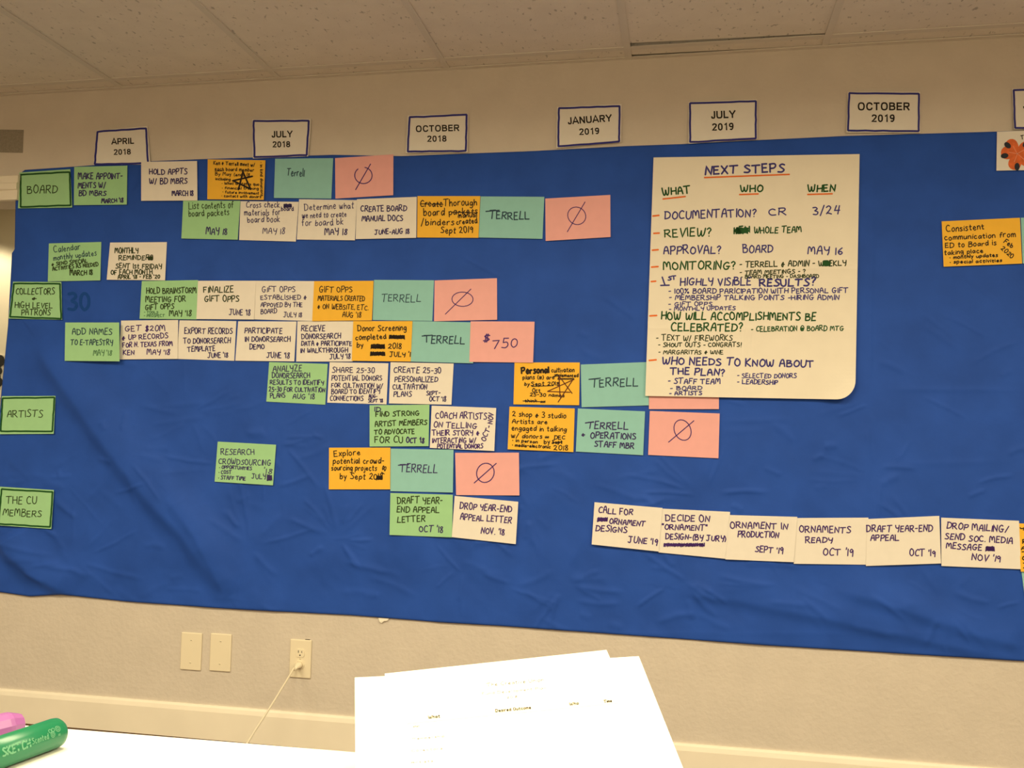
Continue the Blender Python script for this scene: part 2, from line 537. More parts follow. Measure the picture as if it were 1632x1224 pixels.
def cloth_h(X, Z):
    """how far the cloth stands off the wall, metres"""
    P = np.stack([X, np.zeros_like(X), Z], 1)
    q = proj(P)
    low = np.clip((q[:, 1] - 560) / 300, 0, 1)
    h = .0035 + .004 * (.35 + .65 * low) * vnoise(X, Z, 3.1, 3) + .0065 * (.12 + .88 * low) * vnoise(X + .5 * Z, Z - .2 * X, 9, 5) + .0012 * (.2 + low) * vnoise(X + .4 * Z, Z + .3 * X, 24, 6)
    for pts, w0, w1, a in FOLDS:
        d, s, t = polydist(q, pts)
        w = np.where(s > 0, w0, w1)
        h = h + a * np.exp(-(d / w) ** 2) * np.clip(np.minimum(t, 1 - t) * 7 + .15, 0, 1)
    for pts, w, a in CREASES:
        xs = [p[0] for p in pts]
        ys = [p[1] for p in pts]
        k = (q[:, 0] > min(xs) - 20) & (q[:, 0] < max(xs) + 20) & (q[:, 1] > min(ys) - 20) & (q[:, 1] < max(ys) + 20)
        if not k.any():
            continue
        d, s, t = polydist(q[k], pts)
        h[k] += a * np.exp(-(d / w) ** 2) * np.clip(np.minimum(t, 1 - t) * 5, 0, 1)
    return h


def build_cloth():
    nu, nv = 760, 330
    v = np.linspace(0, 1, nv)
    zl = np.interp(v, [0, 1], [leftw[-1, 2], leftw[0, 2]])
    o = np.argsort(leftw[:, 2])
    xl = np.interp(zl, leftw[o, 2], leftw[o, 0])
    xr = botw[-1, 0] - .01
    u = np.linspace(0, 1, nu)
    X = xl[:, None] * (1 - u[None]) + xr * u[None]
    zt = np.interp(X, topw[:, 0], topw[:, 2])
    zb = np.interp(X, botw[:, 0], botw[:, 2])
    Z = zb * (1 - v[:, None]) + zt * v[:, None]
    h = cloth_h(X.ravel(), Z.ravel()).reshape(X.shape)
    h[-1] *= .4
    h[0] = h[0] * .6 + .002
    vs = np.stack([X, -h, Z], -1).reshape(-1, 3)
    idx = np.arange(nu * nv).reshape(nv, nu)
    fs = np.stack([idx[:-1, :-1], idx[:-1, 1:], idx[1:, 1:], idx[1:, :-1]], -1).reshape(-1, 4)
    # turned hem back to the wall all round, so the cloth has an edge
    rim = list(idx[0]) + list(idx[1:, -1]) + list(idx[-1, ::-1][1:]) + list(idx[::-1, 0][1:-1])
    b = len(vs)
    back = vs[rim].copy()
    back[:, 1] = -.0005
    vs = np.concatenate([vs, back])
    n = len(rim)
    hem = [(rim[i], b + i, b + (i + 1) % n, rim[(i + 1) % n]) for i in range(n)]
    c = vs[:nu * nv].mean(0)
    c[1] = 0
    ob = obj('wall_cloth', vs, [tuple(f) for f in fs] + hem, M['cloth'], loc=c, smooth=True)
    tag(ob, 'wide wrinkled blue cloth hung across the wall behind the paper notes', 'cloth')
    return ob, c


cloth, cloth_c = build_cloth()


# ------------------------------------------------------------------ papers on the wall
FR = {'A': (0, 180, 4.945), 'B': (300, 180, 4.8), 'C': (620, 160, 4.295), 'D': (0, 370, 4.945), 'E': (300, 370, 4.8), 'F': (560, 370, 4.8), 'G': (0, 570, 4.945),
      'H': (400, 560, 4.8), 'I': (660, 560, 4.8), 'J': (500, 700, 4.295), 'K': (1020, 240, 4.533), 'L': (1020, 430, 4.533), 'M': (930, 780, 4.411), 'N': (1260, 780, 4.387),
      'O': (900, 560, 6.044), 'Q': (330, 690, 13.6), 'R': (325, 245, 15.3), 'S': (815, 570, 7.9), 'T': (1495, 340, 11.91), 'U': (520, 500, 11.657), 'V': (0, 760, 6.117),
      'W': (816, 0, 2.0), 'X': (1560, 800, 7.65), 'Y': (1450, 120, 3.6), 'P': (0, 0, 1.0)}


class Paper:
    """a sheet fixed to the wall at four measured corners, with a slight curl and thickness"""
    def __init__(s, name, quad, layer, material, curl=None, onwall=False, th=.0004, corner=None):
        s.q = np.array(quad, float)
        s.curl = curl if curl is not None else (random.uniform(.0008, .003), random.uniform(0, .002), random.uniform(-.0008, .0012))
        s.corner = corner
        s.A = np.array([s.q[1] - s.q[0], s.q[3] - s.q[0]]).T
        w = wallpx(s.q, np.zeros(4))
        if onwall:
            base = .0012
        else:
            g = np.array([[i / 8, j / 6] for i in range(9) for j in range(7)])
            pts = s.bil(g)
            wp = wallpx(pts, np.zeros(len(pts)))
            hh = cloth_h(wp[:, 0], wp[:, 2])
            inside = wp[:, 2] < np.interp(wp[:, 0], topw[:, 0], topw[:, 2])
            base = (hh[inside].max() if inside.any() else .001) + .0009
        s.base = base + layer * .0016
        c = w.mean(0)
        c[1] = -s.base
        s.c = c
        nu, nv = (61, 61) if corner else (13, 9)
        g = np.array([[i / (nu - 1), j / (nv - 1)] for j in range(nv) for i in range(nu)])
        if corner:                                   # rounded, lifted lower right corner
            r = corner
            for k in range(len(g)):
                u, v = g[k]
                if u > 1 - r and v > 1 - r * .85:
                    a, b = (u - (1 - r)) / r, (v - (1 - r * .85)) / (r * .85)
                    d = math.hypot(a, b)
                    mx = max(a, b)
                    if d > 1e-6:
                        g[k] = (1 - r + a / d * mx * r, 1 - r * .85 + b / d * mx * r * .85)
        front = s.pts(s.bil(g), g)
        back = front.copy()
        back[:, 1] += th
        n = nu * nv
        id_ = np.arange(n).reshape(nv, nu)
        fs = []
        for j in range(nv - 1):
            for i in range(nu - 1):
                a = (id_[j, i], id_[j + 1, i], id_[j + 1, i + 1], id_[j, i + 1])
                fs.append(a)
                fs.append(tuple(x + n for x in a[::-1]))
        rim = list(id_[0]) + list(id_[1:, -1]) + list(id_[-1, ::-1][1:]) + list(id_[::-1, 0][1:-1])
        for i in range(len(rim)):
            a, b = rim[i], rim[(i + 1) % len(rim)]
            fs.append((a, b, b + n, a + n))
        s.o = obj(name, np.concatenate([front, back]), fs, material, loc=c)

    def bil(s, g):
        u, v = g[:, :1], g[:, 1:]
        return s.q[0] * (1 - u) * (1 - v) + s.q[1] * u * (1 - v) + s.q[2] * u * v + s.q[3] * (1 - u) * v

    def lift(s, g):
        u, v = np.clip(g[:, 0], 0, 1), np.clip(g[:, 1], 0, 1)
        a, b, c = s.curl
        h = a * v ** 2 + b * (2 * u - 1) ** 2 * v + c * np.sin(u * 3.1) * v + .0004
        if s.corner:
            h = h + .03 * (np.clip(u - .78, 0, 1) / .22) ** 2 * (np.clip(v - .84, 0, 1) / .16) ** 2
            h = h + .0016 * np.exp(-((v - .47) / .012) ** 2) + .0016 * np.exp(-((u - .47) / .012) ** 2) + .0014 * np.exp(-((v - .72) / .014) ** 2)
        return h

    def pts(s, px, g, off=0):
        return wallpx(px, -(s.base + s.lift(g) + off))

    def uv(s, px):
        g = np.linalg.solve(s.A, (px - s.q[0]).T).T
        for _ in range(3):                          # refine towards the bilinear inverse
            g = g - np.linalg.solve(s.A, (s.bil(g) - px).T).T
        return g

    def ink(s, name, strokes, w, ink, frame='P', off=.0005, label=None):
        ox, oy, f = FR[frame]
        dense = []
        for st in strokes:                          # follow the paper: no stretch longer than 5 px
            q = [np.asarray(st[0], float)]
            for b in st[1:]:
                a, b = q[-1], np.asarray(b, float)
                k = max(1, int(np.linalg.norm(b - a) / (5 * f)) + 1)
                q += [a + (b - a) * i / k for i in range(1, k + 1)]
            dense.append(q)
        v, fc = ribbon(dense, w)
        px = v / f + np.array([ox, oy])
        s.flat(name, px, fc, ink, off, label)

    def flat(s, name, px, fc, ink, off=.0005, label=None):
        P = s.pts(px, s.uv(px), off)
        o = obj(name, P - s.c, fc, M[ink], parent=s.o)
        if label:
            o['label'] = label
        return o

    def text(s, frame, ink, lines, w=1.5):
        """lines: (text, x0,y0,x1,y1,h [,ink [,width px]])"""
        f = FR[frame][2]
        for ln in lines:
            k = ln[6] if len(ln) > 6 and ln[6] else ink
            ww = ln[7] if len(ln) > 7 else w
            nm = 'handwriting'
            t = ln[0]
            if t == '##':
                st = scribble(*ln[1:5], n=max(ln[5], int(abs(ln[3] - ln[1]) / (ww * f * .42))))
                nm = 'scribble'
            elif t == '__':
                st = [[np.array(ln[1:3]), np.array(ln[3:5])]]
                nm = 'underline' if not ln[5] else ln[5]
            else:
                st = write(*ln[:6])
                if len(t) >= 5 and t[:3] in ('MAR', 'MAY', 'JUN', 'JUL', 'AUG', 'SEP', 'OCT', 'NOV', 'DEC') and t[-2:].isdigit():
                    nm = 'date'
            s.ink(nm, st, ww * f * (1.2 if s.corner else 1.1), k, frame)


def note(label, colour, quad, layer=0, frame=None, ink='navy', lines=(), w=1.5, curl=None, onwall=False):
    p = Paper('paper_note', quad, layer, M[colour], curl, onwall)
    tag(p.o, label, 'note', colour + ' paper notes on the blue cloth')
    if lines:
        p.text(frame, ink, lines, w)
    return p


def frame_border(p, frame, pts, w, ink):
    st = [np.array(q, float) for q in pts] + [np.array(pts[0], float)]
    segs = []
    for a, b in zip(st[:-1], st[1:]):
        n = 9
        d = (b - a) / np.linalg.norm(b - a)
        nn = np.array([-d[1], d[0]])
        segs.append([a + (b - a) * i / (n - 1) + nn * random.uniform(-.12, .12) * w for i in range(n)])
    p.ink('marker_border', segs, w, ink, frame, off=.0004)


# --- category notes
def category(label, quad, border, frame, lines, layer=1):
    p = Paper('category_note', quad, layer, M['green'])
    tag(p.o, label, 'note', 'green category notes down the left')
    frame_border(p, frame, border, 2.7 * FR[frame][2], 'dgreen')
    p.text(frame, 'bgreen', lines, 1.25)
    return p


category('green note with dark green frame reading BOARD, at the top left of the cloth', [(31, 275), (112, 269.5), (115, 330.6), (28.7, 332)], [(163, 486), (548, 466), (557, 727), (163, 741)], 'A', [('BOARD', 215, 632, 450, 628, 58)])
category('green note with dark green frame reading COLLECTORS & HIGH LEVEL PATRONS', [(20.8, 448.9), (97.7, 449.5), (99, 509.5), (13.8, 507.5)], [(110, 405), (473, 407), (482, 682), (80, 668)], 'D',
         [('COLLECTORS', 125, 488, 430, 490, 48), ('&', 250, 532, 285, 532, 22), ('HIGH LEVEL', 118, 597, 412, 598, 45), ('PATRONS', 170, 656, 396, 656, 46)])
category('green note with dark green frame reading ARTISTS', [(3, 631.3), (88.4, 631), (85.5, 691.3), (-.5, 692)], [(20, 320), (428, 314), (412, 580), (6, 581)], 'G', [('ARTISTS', 57, 468, 335, 468, 56)])
category('green note with dark green frame whose second line reads MEMBERS, lowest on the left', [(-2, 775.5), (85.8, 781), (81.7, 843), (-5, 837)], [(15, 120), (512, 147), (488, 488), (-12, 458)], 'V', [('THE CU', 62, 260, 355, 268, 68), ('MEMBERS', 28, 372, 402, 394, 64)])

# --- first row
note('green paper note reading MAKE APPOINTMENTS W/ BD MBRS, right of the framed BOARD note', 'green', [(118.3, 266), (203, 264), (202, 326), (117.7, 327)], 1, 'A', 'navy',
     [('MAKE APPOINT-', 617, 520, 965, 520, 45), ('MENTS W/', 615, 592, 830, 590, 40), ('BD MBRS', 622, 652, 835, 650, 38), ("MARCH '18", 800, 712, 970, 702, 32)])
note('white paper note reading HOLD APPTS W/ BD MBRS', 'white', [(225, 258), (314, 256.5), (314.6, 319.5), (225, 320)], 2, 'A', 'navy',
     [('HOLD APPTS', 1178, 485, 1475, 482, 42), ('W/ BD MBRS', 1178, 560, 1475, 556, 42), ('MARCH 18', 1357, 655, 1522, 652, 38)])
p = note('orange paper note with crowded writing and a thick black star, below the JULY 2018 card', 'orange', [(331, 254), (423, 255.4), (420.4, 318.5), (330.4, 317.5)], 1, 'R', 'black',
         [('Ken & Terrell meet w/', 235, 265, 1240, 310, 85), ('each board member', 265, 405, 1220, 440, 80), ('__', 265, 425, 490, 415, ''), ('By May (end) 18', 275, 530, 1110, 550, 75), ('including', 285, 640, 640, 655, 65),
          ('* What is status quo', 440, 745, 1340, 775, 62), ('* financial training', 440, 860, 1330, 880, 60), ('* future involvement', 460, 960, 1340, 995, 66), ('* contact with donors', 430, 1055, 1390, 1080, 62),
          ('* in kind donations', 1370, 210, 1385, 1030, 60)], 1.0)
p.ink('star', [[(840, 880), (955, 430)], [(945, 430), (1140, 870)], [(700, 655), (1130, 855)], [(700, 660), (1185, 550)]], 42, 'black', 'R', .0009)
note('plain teal paper note with one name in thin handwriting, in the topmost row', 'teal', [(438.5, 253), (531, 252), (528, 316.5), (436.5, 315.4)], 0, 'B', 'dteal', [('Terrell', 755, 478, 885, 485, 55)], 1.2)


def zero(label, quad, frame, circ, slash, layer=0, w=1.5, tilt=0, sweep=372, a0=60):
    p = Paper('paper_note', quad, layer, M['pink'])
    tag(p.o, label, 'note', 'pink paper notes on the blue cloth')
    p.ink('slashed_zero', [ring(*circ, a0=a0, sweep=sweep, tilt=tilt), [np.array(slash[:2]), np.array(slash[2:])]], w * FR[frame][2], 'purple', frame)
    return p


zero('pink paper note with a slashed zero, topmost of the pink notes', [(534, 252), (627, 246), (626.7, 311), (534.6, 316.5)], 'B', (1340, 478, 64, 65), (1395, 390, 1280, 588), sweep=310, a0=130)

# --- second row
note('green paper note reading List contents of board packets', 'green', [(292, 319.5), (383, 320), (378.8, 382), (289, 380)], 1, 'B', 'bgreen',
     [('List contents of', 5, 735, 345, 725, 48), ('board packets', 5, 795, 312, 780, 45), ('MAY 18', 135, 928, 295, 932, 48, 'navy', 1.5)], 1.1)
note('white paper note reading Cross check materials for board book', 'white', [(383.3, 320.6), (476, 321.7), (471.5, 385), (381, 382.5)], 1, 'B', 'navy',
     [('Cross check', 443, 725, 698, 722, 45), ('##', 730, 695, 790, 725, 9), ('board', 712, 750, 805, 747, 30), ('materials for', 430, 785, 705, 780, 45), ('board book', 455, 840, 700, 832, 45), ('MAY 18', 570, 922, 735, 928, 45)], 1.1)
note('white paper note reading Determine what we need to create for board bk', 'white', [(476.7, 317.5), (568.8, 319), (565.6, 383), (473, 381.7)], 0, 'B', 'navy',
     [('Determine what', 890, 745, 1265, 730, 48), ('we need to create', 872, 805, 1210, 792, 42), ('for board bk', 870, 865, 1185, 855, 48), ('MAY 18', 1045, 932, 1212, 932, 45, 'navy', 1.5)], 1.1)
note('white paper note reading CREATE BOARD MANUAL DOCS', 'white', [(568.8, 317.5), (664.2, 313.7), (663.3, 379), (566.7, 381)], 1, 'P', 'navy',
     [('CREATE BOARD', 575, 337, 648, 336, 8.6), ('MANUAL DOCS', 576.7, 352.5, 642, 352, 8.4), ('JUNE-AUG 18', 597, 373.7, 652, 372.3, 7.6)])
note('orange paper note reading Thorough board binders created Sept', 'orange', [(665.4, 312.5), (765.5, 312.5), (762.5, 379), (664.7, 378.4)], 1, 'C', 'black',
     [('Create', 215, 728, 365, 725, 42), ('__', 215, 708, 370, 712, 'strike'), ('Thorough', 375, 725, 600, 715, 45), ('board', 238, 790, 378, 785, 45), ('packets', 412, 785, 605, 775, 42), ('__', 430, 765, 600, 770, 'strike'),
      ('manual', 475, 802, 600, 797, 28), ('/binders', 220, 855, 445, 850, 45), ('created', 462, 848, 603, 838, 34), ('Sept 2019', 355, 908, 572, 905, 42)], 1.4)
NAMEW = 1.7
note('plain teal paper note with one name in capitals, second row, left of the pink note', 'teal', [(766, 313), (867.5, 313.7), (864.5, 380.7), (763, 378.4)], 0, 'C', 'dteal', [('TERRELL', 690, 812, 960, 815, 52), ('__', 662, 760, 755, 752, 'bar')], NAMEW)
zero('pink paper note with a slashed zero, in the second row below JANUARY 2019', [(869, 316.5), (972.7, 310.6), (973, 377.7), (869.6, 384)], 'C', (1285, 790, 62, 60), (1342, 695, 1220, 900), w=1.3)

# --- third pair
note('green paper note reading Calendar monthly updates & send special activities', 'green', [(77.9, 388), (161.4, 385.6), (159.8, 446.8), (76.2, 448.5)], 0, 'D', 'dteal',
     [('Calendar', 425, 160, 635, 135, 45), ('monthly updates', 422, 222, 760, 185, 42), ('& SEND SPECIAL', 408, 265, 690, 238, 26, 'bgreen', 1.3), ('ACTIVITIES AS NEEDED', 415, 303, 775, 265, 28, 'bgreen', 1.3), ('MARCH 18', 552, 342, 728, 335, 40, 'bgreen', 1.5)], 1.1)
note('white paper note reading MONTHLY REMINDERS SENT 1st FRIDAY OF EACH MONTH', 'white', [(175.5, 386.6), (266, 385.8), (263, 446.8), (170, 445.8)], 0, 'D', 'bgreen',
     [('MONTHLY', 905, 165, 1090, 165, 42), ('REMINDERS', 937, 220, 1205, 218, 36), ('##', 1168, 190, 1205, 222, 7), ('SENT 1st FRIDAY', 912, 284, 1275, 290, 38), ('OF EACH MONTH', 875, 335, 1200, 330, 36), ("APRIL '18 - FEB '20", 930, 368, 1258, 365, 28)], 1.4)

# --- collectors rows
note('green paper note reading HOLD BRAINSTORM MEETING FOR GIFT OPPS', 'green', [(226, 447.9), (315.5, 446.4), (313.4, 509), (222.4, 508)], 1, 'D', 'bgreen',
     [('HOLD BRAINSTORM', 1155, 485, 1545, 480, 44), ('MEETING FOR', 1148, 552, 1462, 548, 42), ('GIFT OPPS', 1145, 612, 1370, 605, 40), ('- TOOLS', 1135, 640, 1245, 640, 18, 'pale', 1), ('- PROSPECT', 1135, 668, 1295, 668, 20, 'pale', 1), ("MAY '18", 1335, 662, 1505, 660, 45)], 1.4)
note('white paper note reading FINALIZE GIFT OPPS', 'white', [(315.6, 447.5), (408, 447.5), (404.8, 509.2), (313, 508.5)], 1, 'E', 'bgreen', [('FINALIZE', 118, 462, 345, 458, 44), ('GIFT OPPS', 125, 532, 388, 530, 44), ("JUNE '18", 312, 632, 472, 635, 40, 'navy', 1.3)])
note('white paper note reading GIFT OPPS ESTABLISHED & APPOVED BY THE BOARD', 'white', [(408, 447.5), (500.6, 448), (497.5, 511.7), (404.8, 509)], 1, 'E', 'navy',
     [('GIFT OPPS', 565, 457, 818, 460, 40), ('ESTABLISHED &', 555, 515, 905, 515, 32), ('APPOVED BY THE', 555, 573, 872, 573, 32), ('BOARD', 555, 625, 678, 620, 35), ('JULY 18', 728, 648, 868, 650, 35)], 1.2)
note('orange paper note reading GIFT OPPS MATERIALS CREATED & ON WEBSITE', 'orange', [(500.6, 448), (595.4, 447.5), (592.7, 510.6), (497.5, 511.7)], 1, 'E', 'black',
     [('GIFT OPPS', 1003, 460, 1255, 460, 42), ('MATERIALS CREATED', 992, 522, 1350, 527, 36), ('& ON WEBSITE, ETC.', 990, 585, 1378, 595, 36), ("AUG '18", 1180, 650, 1320, 652, 36)], 1.2)
note('teal note with a name in thin capitals, between orange GIFT OPPS and a pink note', 'teal', [(596, 446), (691.7, 446.7), (689, 511.7), (593.8, 510)], 0, 'F', 'dteal', [('TERRELL', 232, 530, 530, 535, 54)], 1.2)
zero('pink paper note with a slashed zero, directly above the $750 note', [(692.7, 447), (792, 443.3), (792.3, 509.6), (691.7, 512)], 'F', (850, 513, 78, 57), (915, 435, 718, 628), w=1.3)

note('green paper note reading ADD NAMES TO with a faint MAY date, lower left', 'green', [(104, 514), (190, 514), (190.5, 575.9), (103, 575)], 0, 'D', 'dteal',
     [('ADD NAMES', 570, 808, 882, 805, 48), ('TO E-TAPESTRY', 558, 888, 888, 890, 42), ("MAY '18", 735, 970, 878, 972, 42, 'pale', 1.2)], 1.3)
note('white paper note reading GET $20M & UP RECORDS FOR N. TEXAS', 'white', [(193, 511), (284, 510), (283, 572), (189.7, 572.8)], 1, 'D', 'purple',
     [('GET $20M', 985, 780, 1300, 778, 42), ('& UP RECORDS', 963, 850, 1325, 835, 38), ('FOR N. TEXAS FROM', 968, 908, 1358, 895, 36), ('KEN', 972, 968, 1058, 965, 36), ("MAY '18", 1158, 965, 1335, 968, 40)], 1.4)
note('white paper note reading EXPORT RECORDS with TEMPLATE on its third line', 'white', [(286, 510.5), (376.7, 511.7), (373.3, 575), (282, 572)], 0, 'P', 'navy',
     [('EXPORT RECORDS', 294.2, 531.8, 370.4, 532, 8.8), ('TO DONORSEARCH', 292.8, 547.5, 367, 546.7, 8.2), ('TEMPLATE', 299.3, 560.7, 342.7, 559, 8.2), ("JUNE '18", 330.8, 570.4, 363, 569.6, 7.8)], 1.4)
note('white paper note reading PARTICIPATE IN with DEMO on its third line', 'white', [(379.6, 512), (472.5, 512.3), (469, 576), (375, 574.8)], 0, 'E', 'navy',
     [('PARTICIPATE', 432, 772, 718, 775, 40), ('IN DONORSEARCH', 435, 838, 780, 838, 38), ('DEMO', 470, 895, 582, 890, 38), ("JUNE '18", 598, 962, 772, 965, 40)], 1.4)
note('white paper note reading RECIEVE and PARTICIPATE IN WALKTHROUGH', 'white', [(474, 512), (563, 512), (562, 576.2), (472, 576.2)], 0, 'E', 'navy',
     [('RECIEVE', 865, 758, 1045, 758, 45), ('DONORSEARCH', 868, 818, 1165, 812, 38), ('DATA & PARTICIPATE', 865, 868, 1250, 868, 34), ('IN WALKTHROUGH', 860, 922, 1220, 920, 35), ("JULY '18", 1082, 970, 1238, 968, 36)], 1.4)
note('orange paper note reading Donor Screening completed by with scratched out words', 'orange', [(563, 511.7), (657.3, 511.7), (654.5, 576.2), (560.6, 575)], 3, 'U', 'black',
     [('Donor Screening', 585, 320, 1485, 310, 105), ('completed', 545, 490, 1110, 460, 95), ('##', 1170, 395, 1455, 470, 15), ('by', 570, 630, 690, 620, 85), ('##', 830, 565, 1085, 650, 11), ('2018', 1150, 645, 1390, 655, 95), ('##', 820, 705, 1090, 780, 9), ("JULY '1", 1175, 800, 1560, 800, 85)], 1.4)
note('plain teal paper note with one name in capitals, left of the $750 note', 'teal', [(655.5, 511.7), (750, 513.7), (754, 579), (653, 576.2)], 1, 'F', 'dteal', [('TERRELL', 560, 845, 865, 857, 55), ('__', 540, 795, 620, 788, 'bar')], NAMEW)
p = note('pink paper note reading $750', 'pink', [(750, 512), (852, 512.7), (849.6, 578), (748, 576.7)], 2, 'F', 'purple', [('$', 1008, 838, 1053, 836, 48, None, 1.8), ('750', 1080, 885, 1265, 880, 66)], 1.5)

# --- fifth row
note('green paper note reading ANALYZE and RESULTS TO IDENTIFY 25-30', 'green', [(429, 577), (522.3, 580), (518.3, 645), (424.4, 640)], 0, 'H', 'navy',
     [('ANALYZE', 168, 152, 388, 152, 42), ('DONORSEARCH', 162, 205, 450, 202, 38), ('RESULTS TO IDENTIFY', 147, 252, 555, 258, 34), ('25-30 FOR CULTIVATION', 138, 308, 565, 312, 34), ('PLANS', 148, 358, 262, 352, 36), ("AUG '18", 320, 363, 485, 363, 38)], 1.3)
note('white paper note reading SHARE 25-30 POTENTIAL DONORS', 'white', [(525.4, 577.3), (619, 579), (616, 644.4), (521.5, 641.7)], 0, 'H', 'navy',
     [('SHARE 25-30', 622, 162, 943, 165, 40), ('POTENTIAL DONORS', 617, 225, 1002, 222, 38), ('FOR CULTIVATION W/', 615, 275, 1005, 280, 34), ('BOARD TO IDENTIFY', 615, 325, 988, 322, 36), ('CONNECTIONS', 605, 375, 858, 378, 34), ('AUG-', 903, 358, 965, 355, 26), ("SEPT '18", 898, 390, 1008, 390, 25)], 1.3)
note('white paper note reading CREATE 25-30 PERSONALIZED CULTIVATION PLANS', 'white', [(622.5, 577.3), (723, 579.4), (719.4, 645), (619.8, 643)], 0, 'H', 'navy',
     [('CREATE 25-30', 1092, 162, 1452, 170, 42), ('PERSONALIZED', 1100, 232, 1428, 235, 40), ('CULTIVATION', 1085, 290, 1345, 290, 38), ('PLANS', 1092, 345, 1227, 345, 38), ('SEPT-', 1343, 335, 1447, 330, 28), ("OCT '18", 1365, 380, 1490, 382, 36)], 1.4)
p = note('orange paper note reading Personal cultivation plans with a brown star', 'orange', [(820, 577.7), (924, 577.7), (923, 645.8), (818.3, 644.4)], 0, 'S', 'black',
         [('Personal', 130, 205, 470, 185, 75, None, 2.6), ('cultivation', 505, 185, 790, 180, 55), ('implemented', 545, 240, 840, 245, 40), ('plans (#) are', 145, 272, 540, 272, 50), ('##', 585, 260, 790, 275, 12), ('by', 165, 350, 225, 355, 45), ('Sept 2018', 250, 350, 600, 350, 45), ('__', 255, 362, 530, 352, ''),
          ('Oct', 265, 440, 365, 435, 50), ('25-30 names', 235, 485, 665, 495, 42), ('think', 170, 560, 320, 560, 34), ('__', 145, 545, 420, 556, 'strike'), ('##', 370, 545, 425, 570, 7)], 1.3)
p.ink('star', [[(602, 235), (765, 450)], [(785, 275), (455, 425)], [(455, 425), (740, 436)], [(770, 285), (588, 560)], [(600, 232), (612, 480)]], 12, 'brown', 'S', .0009)
note('teal note with a name in capitals, tucked under the NEXT STEPS sheet', 'teal', [(925.6, 581), (1033, 577), (1034, 646), (927, 649)], 0, 'O', 'dteal', [('TERRELL', 262, 342, 705, 335, 72), ('__', 232, 270, 345, 258, 'bar')], NAMEW)
note('pink paper note mostly hidden behind the big NEXT STEPS sheet', 'pink', [(1034, 585), (1146, 585), (1145.7, 652), (1034.3, 652)], 0)

# --- artists row
note('green paper note reading FIND STRONG ARTIST MEMBERS TO ADVOCATE', 'green', [(589, 645.8), (684.4, 645), (683, 711), (589, 711.7)], 1, 'H', 'bgreen',
     [('ID.', 945, 460, 1005, 460, 35, 'navy'), ('FIND STRONG', 955, 498, 1288, 490, 35), ('ARTIST MEMBERS', 950, 575, 1345, 560, 38), ('TO ADVOCATE', 945, 635, 1250, 628, 36), ('FOR CU', 948, 700, 1162, 698, 45), ("OCT '18", 1188, 698, 1322, 700, 38, 'navy', 1.7)], 1.5)
note('white paper note reading COACH ARTISTS ON TELLING THEIR STORY', 'white', [(688, 646.5), (790.8, 650.2), (787.7, 718.8), (685, 713.8)], 1, 'I', 'purple',
     [('COACH ARTISTS', 165, 510, 555, 520, 46), ('ON TELLING', 150, 582, 478, 590, 42), ('THEIR STORY &', 140, 645, 498, 640, 40), ('INTERACTING W/', 140, 700, 470, 700, 36), ('POTENTIAL DONORS', 178, 740, 525, 742, 32), ('OCT-', 545, 690, 590, 575, 34), ('NOV', 598, 555, 610, 475, 34)], 1.5)
note('orange paper note reading 2 shop & 3 studio Artists are engaged', 'orange', [(812, 648), (916, 651), (913.8, 720.4), (809, 716)], 0, 'S', 'black',
     [('2 shop & 3 studio', 15, 735, 685, 765, 62), ('Artists are', 10, 828, 450, 838, 55), ('engaged in talking', 5, 915, 690, 930, 60), ('w/ donors', 0, 1005, 385, 1020, 55), ('##', 425, 990, 470, 1015, 6), ('DEC', 540, 1030, 675, 1025, 45), ('* in person', 15, 1055, 325, 1078, 36), ('by', 412, 1085, 485, 1080, 50),
      ('Sept', 512, 1085, 640, 1080, 42), ('__', 515, 1070, 640, 1066, 'strike'), ('* media-electronic', 10, 1115, 490, 1142, 38), ('2018', 535, 1160, 710, 1165, 55)], 1.35)
note('teal paper note whose lower lines read & OPERATIONS STAFF MBR', 'teal', [(921, 651), (1028, 655.6), (1025, 725.5), (917.7, 719.7)], 0, 'O', 'navy',
     [('TERRELL', 222, 745, 610, 750, 66), ('__', 198, 690, 280, 678, 'bar'), ('&', 165, 815, 195, 815, 32), ('OPERATIONS', 248, 835, 685, 848, 56), ('STAFF MBR', 288, 918, 665, 940, 54)], 1.7)
zero('pink paper note with a slashed zero, below the big NEXT STEPS sheet', [(1035.7, 655), (1147, 659), (1145, 730.4), (1033, 725)], 'O', (1135, 758, 84, 96), (1245, 668, 1000, 875), w=1.5, tilt=-.12)

# --- crowdsourcing row
note('green paper note reading RESEARCH CROWDSOURCING, standing apart on open cloth', 'green', [(347, 703.8), (440, 708.8), (435, 773.5), (342, 767.6)], 0, 'Q', 'navy',
     [('RESEARCH', 300, 470, 1020, 475, 115), ('CROWDSOURCING', 250, 668, 1380, 708, 112), ('* OPPORTUNITIES', 265, 770, 965, 805, 68), ('* COST', 255, 885, 525, 885, 72), ('* STAFF TIME', 245, 1000, 830, 1028, 75), ("'18", 1230, 860, 1395, 880, 105), ('JULY', 965, 990, 1270, 1000, 105), ('##', 1300, 905, 1405, 1030, 12)], 1.2)
note('orange paper note reading Explore potential crowd-sourcing projects', 'orange', [(524.4, 713.5), (622.2, 713.3), (621.8, 779.9), (524, 779.9)], 0, 'J', 'black',
     [('Explore', 140, 118, 318, 105, 38), ('potential crowd-', 133, 165, 480, 165, 36), ('sourcing projects', 122, 212, 430, 215, 34), ('by Sept 2018', 180, 272, 470, 275, 38), ('18', 482, 242, 498, 190, 24), ('##', 430, 250, 470, 278, 7)], 1.35)
note('teal note with a name in capitals, between the orange Explore note and a pink note', 'teal', [(622.7, 715), (722.8, 716.8), (721.7, 785), (622.2, 782.7)], 0, 'J', 'navy', [('TERRELL', 592, 222, 845, 230, 52), ('__', 578, 178, 650, 174, 'bar')], 1.5)
